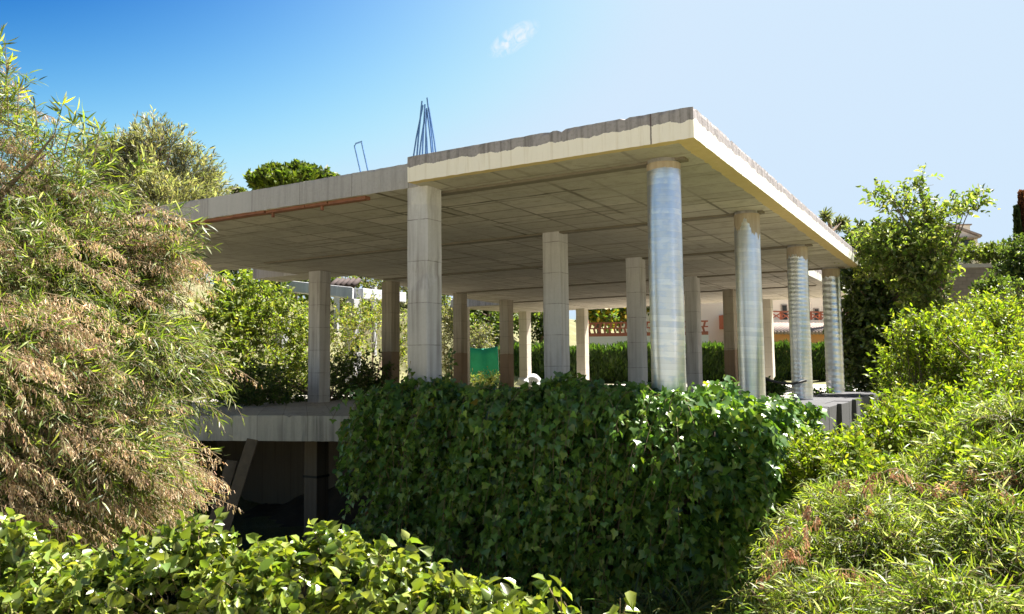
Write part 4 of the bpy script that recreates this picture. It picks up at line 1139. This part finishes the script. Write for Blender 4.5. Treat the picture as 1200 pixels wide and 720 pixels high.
oA = Vector(A0); d_ = Vector(A1) - oA; d_.z = 0; LA = d_.length; exA = d_.normalized(); eyA = Vector((-exA.y, exA.x, 0))
zA = float(tz(A0[0], A0[1]))
pxz = lambda py, dep: float(at(720, py, dep)[2])
zt_, zm_, zl_ = pxz(378, 38), pxz(394.5, 38), pxz(391, 38)
bal = empty("lattice_wall", (oA.x, oA.y, zA), "white garden wall topped by a red brick lattice beyond the hedge", "wall")
mb = MB(); obox(mb, oA, exA, eyA, 0, LA, 0, .25, zA - .2, zm_); mb.build("wall_base", WHITE, bal)
mb = MB()
obox(mb, oA, exA, eyA, -.02, LA, -.02, .27, zm_ + .002, zm_ + .16)
obox(mb, oA, exA, eyA, -.02, LA, -.02, .27, zt_ - .06, zt_)
hh = (zt_ - .06 - zm_ - .16) / 2
obox(mb, oA, exA, eyA, 0, LA, 0, .25, zm_ + .16 + hh - .025, zm_ + .16 + hh + .025)
xq = 0.0
while xq < LA:
    for rw in range(2):
        z0 = zm_ + .16 + rw * (hh + .025 * rw); z1 = z0 + hh - .025
        s0 = .05 if rw else -.05
        p = [(xq, z0), (xq + .09, z0), (xq + .09 + s0, z1), (xq + s0, z1)]
        for yy0, yy1 in ((.02, .22),):
            v = [mb.bm.verts.new((oA.x + a * exA.x + b * eyA.x, oA.y + a * exA.y + b * eyA.y, z)) for b in (yy0, yy1) for a, z in p]
            for q in ((3, 2, 1, 0), (4, 5, 6, 7), (0, 1, 5, 4), (1, 2, 6, 5), (2, 3, 7, 6), (3, 0, 4, 7)): mb.bm.faces.new([v[i] for i in q])
    xq += .24
mb.build("brick_lattice", BRICK, bal)
mb = MB(); obox(mb, oA, exA, eyA, -.3, -.022, -.05, .30, zA - .2, zt_ + .12); mb.build("end_pillar", BRICK, bal)

V0, V1 = at(815, 400, 42), at(1060, 395, 46)
oV = Vector(V0); d_ = Vector(V1) - oV; d_.z = 0; LV = d_.length; exV = d_.normalized(); eyV = Vector((-exV.y, exV.x, 0))
zV = float(tz(V0[0], V0[1])) - .3
vil = empty("villa", (oV.x, oV.y, zV), "white rendered villa with red balcony rail and tiled lean-to beyond the hedge", "house")
zz = lambda py, dep=43: float(at(900, py, dep)[2])
mb = MB(); obox(mb, oV, exV, eyV, 0, LV, 0, 9, zV, zz(300)); mb.build("wall", CREAM, vil)
mb = MB(); obox(mb, oV, exV, eyV, -.3, LV + .3, -.5, 9.3, zz(300) + .002, zz(300) + .25); mb.build("roof", TILE, vil)
def vx(px, dep=43):    # distance along the villa front for a direction
    d = at(px, 390, 1.0) - CAM; a = np.array([[d[0], -exV.x], [d[1], -exV.y]]); b = np.array([oV.x - CAM[0], oV.y - CAM[1]])
    return float(np.linalg.solve(a, b)[1])
for pa, pb, ya, yb in ((916, 923, 356, 376), (954, 960, 360, 376), (868, 876, 352, 372)):
    fo = MB(); obox(fo, oV, exV, eyV, vx(pa), vx(pb), -.06, -.003, zz(yb), zz(ya)); f_ = fo.build("window", mat_plain("window_frame", (0.35, 0.3, 0.25), .6), vil)
    fo = MB(); obox(fo, oV, exV, eyV, vx(pa) + .05, vx(pb) - .05, -.075, -.062, zz(yb) + .05, zz(ya) - .05); fo.build("pane", GLASS, f_)
# balcony with red rail, projecting
mb = MB(); obox(mb, oV, exV, eyV, vx(860), vx(1010), -2.6, -.004, zz(386), zz(378)); balc = mb.build("balcony", WHITE, vil)
mb = MB()
x0, x1 = vx(860), vx(1010)
obox(mb, oV, exV, eyV, x0, x1, -2.55, -2.45, zz(369.5), zz(368))
n_ = int((x1 - x0) / .55)
for i_ in range(n_ + 1):
    a = x0 + (x1 - x0) * i_ / n_
    obox(mb, oV, exV, eyV, a - .05, a + .05, -2.56, -2.44, zz(378) + .002, zz(369.4))
    if i_ < n_:
        b = x0 + (x1 - x0) * (i_ + 1) / n_
        for u0, u1 in (((a, zz(377)), (b, zz(370))), ((a, zz(370)), (b, zz(377)))):
            mb.tube([(oV.x + u0[0] * exV.x - 2.5 * eyV.x, oV.y + u0[0] * exV.y - 2.5 * eyV.y, u0[1]), (oV.x + u1[0] * exV.x - 2.5 * eyV.x, oV.y + u1[0] * exV.y - 2.5 * eyV.y, u1[1])], .03, 6)
mb.build("balcony_rail", BRICK, balc)
# tiled lean-to under the balcony, on an orange wall
mb = MB(); obox(mb, oV, exV, eyV, vx(832), vx(1010), -3.4, -2.0, zV, zz(392)); mb.build("annex_wall", ORANGE, vil)
mb = MB()
xq = vx(828); top = zz(382, 42); lowz = zz(391, 40)
while xq < vx(1010):
    P0 = oV + exV * xq + eyV * -3.9; P1 = oV + exV * (xq) + eyV * -2.65
    mb.tube([(P0.x, P0.y, lowz), (P1.x, P1.y, top)], .11, 8)
    xq += .2
mb.build("tiled_canopy", TILE, vil, True)
mb = MB(); obox(mb, oV, exV, eyV, vx(843), vx(851), -1.2, -.005, zz(386), zz(370)); mb.build("brick_pier", BRICK, vil)
pp = at(753, 380, 41)
tag(MB().tube([(pp[0], pp[1], float(tz(pp[0], pp[1])) - .2), (pp[0], pp[1], float(at(753, 345, 41)[2]))], [.28, .2], 10).build("gate_post", mat_plain("dark_post", (0.09, 0.085, 0.09), .7), None, True), "dark upright post behind the brick lattice", "post")

# ------------------------------------------------------------------ left background trees
pal_g = [(0.20, 0.20, 0.13), (0.26, 0.25, 0.17), (0.12, 0.125, 0.075), (0.34, 0.32, 0.23)]
bl = [px_blob(185, 185, 26, 40, 45), px_blob(150, 200, 26, 38, 40), px_blob(225, 205, 26.5, 24, 32), px_blob(250, 225, 27, 16, 20), px_blob(195, 240, 26, 60, 30), px_blob(120, 190, 26, 30, 35)]
c0 = at(185, 260, 26); zb = float(tz(c0[0], c0[1]))
plant("feathery_tree", "grey green feathery tree above the left end of the roof", "tree", bl, 1900, 0.75, 0.1, 18, 'lance', 0.20, 0.032, pal_g, base=(c0[0], c0[1]), upw=0.9, spread=0.5, seed=120, clump=0.75,
      trunk_r=0.22, trunk=[(c0[0], c0[1], zb - .1), (c0[0], c0[1], (zb + c0[2]) / 2), tuple(at(185, 250, 26)), tuple(at(188, 200, 26))], crown_name='crown')
bl = [px_blob(343, 209, 62, 30, 14), px_blob(318, 216, 62, 24, 9), px_blob(368, 214, 62, 23, 9), px_blob(343, 217, 62, 44, 8)]
c0 = at(343, 300, 62); zb = float(tz(c0[0], c0[1]))
plant("umbrella_pine", "rounded umbrella pine crown showing above the left roof edge", "tree", bl, 2600, 0.8, 0.0, 16, 'needle', 0.34, 0.07, [(0.10, 0.14, 0.025), (0.15, 0.18, 0.03), (0.055, 0.085, 0.018)], base=(c0[0], c0[1]),
      upw=1.2, spread=0.7, seed=130, clump=0.5, trunk_r=0.4, trunk=[(c0[0], c0[1], zb - .1), (c0[0], c0[1], (zb + 8)), tuple(at(343, 232, 62)), tuple(at(343, 215, 62))], crown_name='crown', inner=0.2)
bl = [px_blob(278, 228, 55, 10, 5)]
c0 = at(278, 260, 55)
plant("background_tree", "tiny treetop just above the roof edge left of the umbrella pine", "tree", bl, 120, 0.5, 0, 12, 'ovate', .25, .15, [(0.10, 0.12, 0.04)], base=(c0[0], c0[1]), seed=131, trunk_r=.15,
      trunk=[(c0[0], c0[1], float(tz(c0[0], c0[1])) - .1), tuple(at(278, 270, 55)), tuple(at(278, 240, 55)), tuple(at(278, 229, 55))], crown_name='crown')

# ------------------------------------------------------------------ right: trees, wall, houses on the hill
DK = [(0.07, 0.11, 0.03), (0.10, 0.145, 0.035), (0.045, 0.07, 0.022), (0.16, 0.20, 0.05)]
bl = [px_blob(1010, 400, 20, 26, 70), px_blob(1040, 380, 20, 45, 80), px_blob(1075, 350, 20, 42, 60), px_blob(1030, 315, 20.5, 42, 50), px_blob(1080, 290, 20, 30, 36), px_blob(1018, 288, 20.5, 26, 26), px_blob(1085, 340, 19.5, 30, 46)]
c0 = at(1035, 470, 20); zb = float(tz(c0[0], c0[1]))
plant("ivy_clad_tree", "dark ivy clad tree beside the far right corner of the roof", "tree", bl, 2300, 0.6, 0.25, 14, 'ovate', 0.13, 0.085, DK, mat=L_GLOSS, weights=[4, 4, 3, 1], base=(c0[0], c0[1]), upw=0.4, seed=140,
      trunk_r=0.2, trunk=[(c0[0], c0[1], zb - .1), tuple(at(1035, 430, 20)), tuple(at(1040, 370, 20)), tuple(at(1050, 320, 20))], crown_name='crown')
LG = [(0.15, 0.21, 0.045), (0.21, 0.26, 0.05), (0.10, 0.145, 0.035), (0.28, 0.30, 0.13)]
bl = [px_blob(1035, 295, 17.5, 42, 32), px_blob(1080, 300, 17.5, 30, 38), px_blob(1090, 345, 17, 28, 40), px_blob(1060, 236, 17.5, 30, 14), px_blob(1118, 240, 17.5, 30, 7), px_blob(1008, 272, 18, 24, 12), px_blob(1080, 215, 17.5, 10, 16), px_blob(1142, 228, 17.5, 10, 7), px_blob(1085, 255, 17.5, 16, 16), px_blob(1028, 222, 17.5, 14, 6)]
c0 = at(1103, 440, 17); zb = float(tz(c0[0], c0[1]))
plant("young_tree", "airy sunlit tree with open leafy top right of the roof corner", "tree", bl, 900, 0.6, 0.2, 12, 'ovate', 0.115, 0.056, LG, bw=[260, 230, 200, 36, 30, 38, 16, 10, 26, 8], base=(c0[0], c0[1]), upw=0.5, seed=150, clump=1.0,
      trunk_r=0.1, trunk=[(c0[0], c0[1], zb - .1), tuple(at(1103, 400, 17)), tuple(at(1104, 345, 17)), tuple(at(1085, 270, 17.4))], crown_name='crown')
bl = [px_blob(968, 254, 40, 3, 5), px_blob(985, 262, 42, 7, 4)]
c0 = at(975, 330, 41)
plant("background_tree", "small distant treetop peeping over the right roof edge", "tree", bl, 80, 0.35, .2, 12, 'lance', .3, .05, [(0.10, 0.12, 0.06), (0.15, .16, .09)], base=(c0[0], c0[1]), seed=151, trunk_r=.15,
      trunk=[(c0[0], c0[1], float(tz(c0[0], c0[1])) - .1), tuple(at(974, 320, 41)), tuple(at(974, 275, 41)), tuple(at(972, 256, 41))], crown_name='crown')
# stone wall
STN, nt = newmat("brown_stone"); t = NT(nt); P = t.pos()
br = t.n("ShaderNodeTexBrick"); br.inputs['Scale'].default_value = 1.6; br.inputs['Color1'].default_value = (0.20, 0.155, 0.13, 1); br.inputs['Color2'].default_value = (0.13, 0.10, 0.085, 1); br.inputs['Mortar'].default_value = (0.07, 0.06, 0.05, 1)
mpn = t.n("ShaderNodeMapping"); mpn.inputs['Rotation'].default_value = (PI / 2, 0, 0); t.l(P, mpn.inputs[0]); t.l(mpn.outputs[0], br.inputs[0])
c = t.mix(t.noise(P, 3, 6, .7), br.outputs['Color'], (0.22, 0.18, 0.15)); t.out(c, .92, bump=t.noise(P, 8, 5), bstr=.6, bdist=.03)
w0, w1 = Vector(at(1095, 330, 33)), Vector(at(1290, 325, 33)); d_ = w1 - w0; d_.z = 0; Lw = d_.length; exW = d_.normalized(); eyW = Vector((-exW.y, exW.x, 0))
zt2 = float(at(1160, 309, 33)[2]); zb2 = float(tz((w0.x + w1.x) / 2, w0.y)) - 2.0
sw = empty("stone_wall", (w0.x, w0.y, zb2), "brown stone retaining wall under a hedge at the right", "wall")
mb = MB(); obox(mb, w0, exW, eyW, 0, Lw, 0, .5, zb2, zt2 - .16); mb.build("stonework", STN, sw)
mb = MB(); obox(mb, w0, exW, eyW, -.03, Lw, -.05, .55, zt2 - .158, zt2); mb.build("coping", mat_plain("stone_coping", (0.34, 0.31, 0.29), .9), sw)
bl = [px_blob(px, 301 + 4 * math.sin(px), 33.8, 22, 11, .45) for px in (1105, 1130, 1155, 1180, 1205)]
plant("hedge", "low sunlit hedge along the top of the stone wall", "hedge", bl, 520, 0.35, .1, 12, 'ovate', .12, .07, [(0.13, 0.17, 0.035), (0.18, 0.21, 0.05), (0.09, .12, .03)], seed=160, trunk_r=.03, base_z=zt2 - .3)
bl = [px_blob(1196, 312, 22, 24, 36), px_blob(1190, 345, 21, 22, 18), px_blob(1220, 335, 22, 35, 40)]
c0 = at(1195, 400, 22)
plant("hill_bush", "dense green bush at the right edge before the stone wall", "bush", bl, 560, 0.5, .2, 12, 'ovate', .11, .06, [(0.085, 0.125, 0.035), (0.12, .16, .04), (0.06, .09, .03)], base=(c0[0], c0[1]), seed=161, trunk_r=.08)
bl = [px_blob(1162, 338, 20, 13, 9), px_blob(1150, 366, 19, 20, 10)]
plant("hill_bush", "small dark bush in front of the stone wall", "bush", bl, 260, 0.45, .2, 12, 'ovate', .11, .06, [(0.07, 0.10, 0.03), (0.11, .15, .04)], seed=162, trunk_r=.05)
# gabled house on the hill
hp = Vector(at(1112, 300, 58)); hz = float(tz(hp.x, hp.y)) - 0.5
hs_ = empty("gabled_house", (hp.x, hp.y, hz), "white gabled house with a chimney on the hill at the right", "house")
exH = Vector((cy, sy, 0)); eyH = Vector((-sy, cy, 0))
f_ = 58 / FPX
hw, ze, zp = 37 * f_, float(at(1148, 277, 58)[2]), float(at(1113, 264, 58)[2])
def gable(name, mat, parent, x0, x1, y0, y1, zb_, zl, zr, zp_, xp, th=None):
    bm = bmesh.new()
    prof = [(x0, zb_), (x1, zb_), (x1, zr), (xp, zp_), (x0, zl)] if th is None else [(x0, zl), (xp, zp_), (x1, zr), (x1, zr + th), (xp, zp_ + th), (x0, zl + th)]
    a = [bm.verts.new((hp.x + p * exH.x + y0 * eyH.x, hp.y + p * exH.y + y0 * eyH.y, z)) for p, z in prof]
    b = [bm.verts.new((hp.x + p * exH.x + y1 * eyH.x, hp.y + p * exH.y + y1 * eyH.y, z)) for p, z in prof]
    bm.faces.new(a[::-1]); bm.faces.new(b)
    for i in range(len(prof)): bm.faces.new((a[i], a[(i + 1) % len(prof)], b[(i + 1) % len(prof)], b[i]))
    bmesh.ops.recalc_face_normals(bm, faces=bm.faces)
    me = bpy.data.meshes.new(name); bm.to_mesh(me); bm.free(); return link(name, me, mat, parent)
gable("wall", mat_plain("pink_white_render", (0.72, 0.66, 0.64), .9, 0, .06, 2, .2), hs_, -hw, hw - .15, 0, 9, hz, ze, ze, zp, 0)
rf = gable("roof", TILE, hs_, -hw - .2, hw + .05, -.25, 9.3, 0, ze - .05, ze - .05, zp + .004, 0, .14)
cx_ = 27 * f_
mb = MB(); obox(mb, hp, exH, eyH, cx_ - .55, cx_ + .55, 1.0, 2.0, ze - .2, float(at(1139, 261, 58)[2])); ch = mb.build("chimney", WHITE, hs_)
mb = MB(); obox(mb, hp, exH, eyH, cx_ - .65, cx_ + .65, .9, 2.1, float(at(1139, 261, 58)[2]) + .002, float(at(1139, 259.5, 58)[2])); mb.build("chimney_cap", TILE, ch)
mb = MB(); obox(mb, hp, exH, eyH, .7 * hw * .55, .7 * hw * .55 + .95, -.05, -.003, float(at(1120, 292, 58)[2]), float(at(1120, 281, 58)[2])); wi = mb.build("window", GLASS, hs_)
mb = MB(); obox(mb, hp, exH, eyH, .7 * hw * .55 - .2, .7 * hw * .55 + 1.15, -.6, -.004, float(at(1120, 280.5, 58)[2]), float(at(1120, 279, 58)[2])); mb.build("awning", TILE, wi)
# railing of the terrace beside it
rl = Vector(at(1148, 292, 50)); rz = float(at(1148, 295.5, 50)[2])
rail = empty("terrace_railing", (rl.x, rl.y, rz), "thin pale terrace railing between white posts beside the gabled house", "railing")
for k in (0, 8, 16, 52):
    mb = MB(); w_ = k * 50 / FPX; obox(mb, rl, exH, eyH, w_ - .12, w_ + .12, -.12, .12, rz - .6, rz + .55); mb.build("post", WHITE, rail)
mb = MB(); mb2 = MB()
for zz_ in (rz + .02, rz + .42): obox(mb, rl, exH, eyH, .13, 2.75, -.025, .025, zz_, zz_ + .04)
for i_ in range(22): obox(mb, rl, exH, eyH, .2 + i_ * .12, .22 + i_ * .12, -.015, .015, rz + .062, rz + .418)
mb.build("rail_bars", mat_plain("pale_metal", (0.6, 0.62, 0.64), .5), rail)
mb = MB(); obox(mb, rl, exH, eyH, -2, 6, .2, .6, rz - 3.0, rz - .02); mb.build("terrace_edge", WHITE, rail)
# cypresses
def cypress(px, py0, py1, depth, rpx, pal, label, seed):
    t_, b_ = at(px, py0, depth), at(px, py1, depth); zb_ = float(tz(b_[0], b_[1]))
    root = empty("cypress", (b_[0], b_[1], zb_), label, "tree", "slim cypresses on the hill")
    n = 3800; r2 = np.random.default_rng(seed)
    w = r2.random(n) ** .8; ang = r2.random(n) * 2 * PI
    rad = rpx * depth / FPX * np.minimum(1, (1 - w) * 1.8) ** 1.0 * (.55 + .5 * r2.random(n))
    H = t_[2] - zb_ - .4
    P = np.stack([b_[0] + np.cos(ang) * rad, b_[1] + np.sin(ang) * rad, zb_ + .4 + w * H], -1)
    T = unit(np.stack([np.cos(ang) * .35, np.sin(ang) * .35, np.ones(n)], -1) + r2.normal(size=(n, 3)) * .15)
    leaf_mesh("crown", 'needle', P, T, rdir(n), .38, .10, palette(n, pal), L_MAT, root)
    MB().tube([(b_[0], b_[1], zb_ - .1), (b_[0], b_[1], zb_ + H * .9)], [.16, .03], 8).build("trunk", BARK, root, True)
cypress(1194.5, 246, 300, 46, 4.5, [(0.035, .06, .025), (.05, .08, .03)], "dark green slim cypress near the right edge above the bush", 1)
cypress(1201, 228, 300, 46, 4.5, [(0.17, .06, .04), (.12, .05, .035)], "reddish brown dead cypress cut by the right edge", 2)
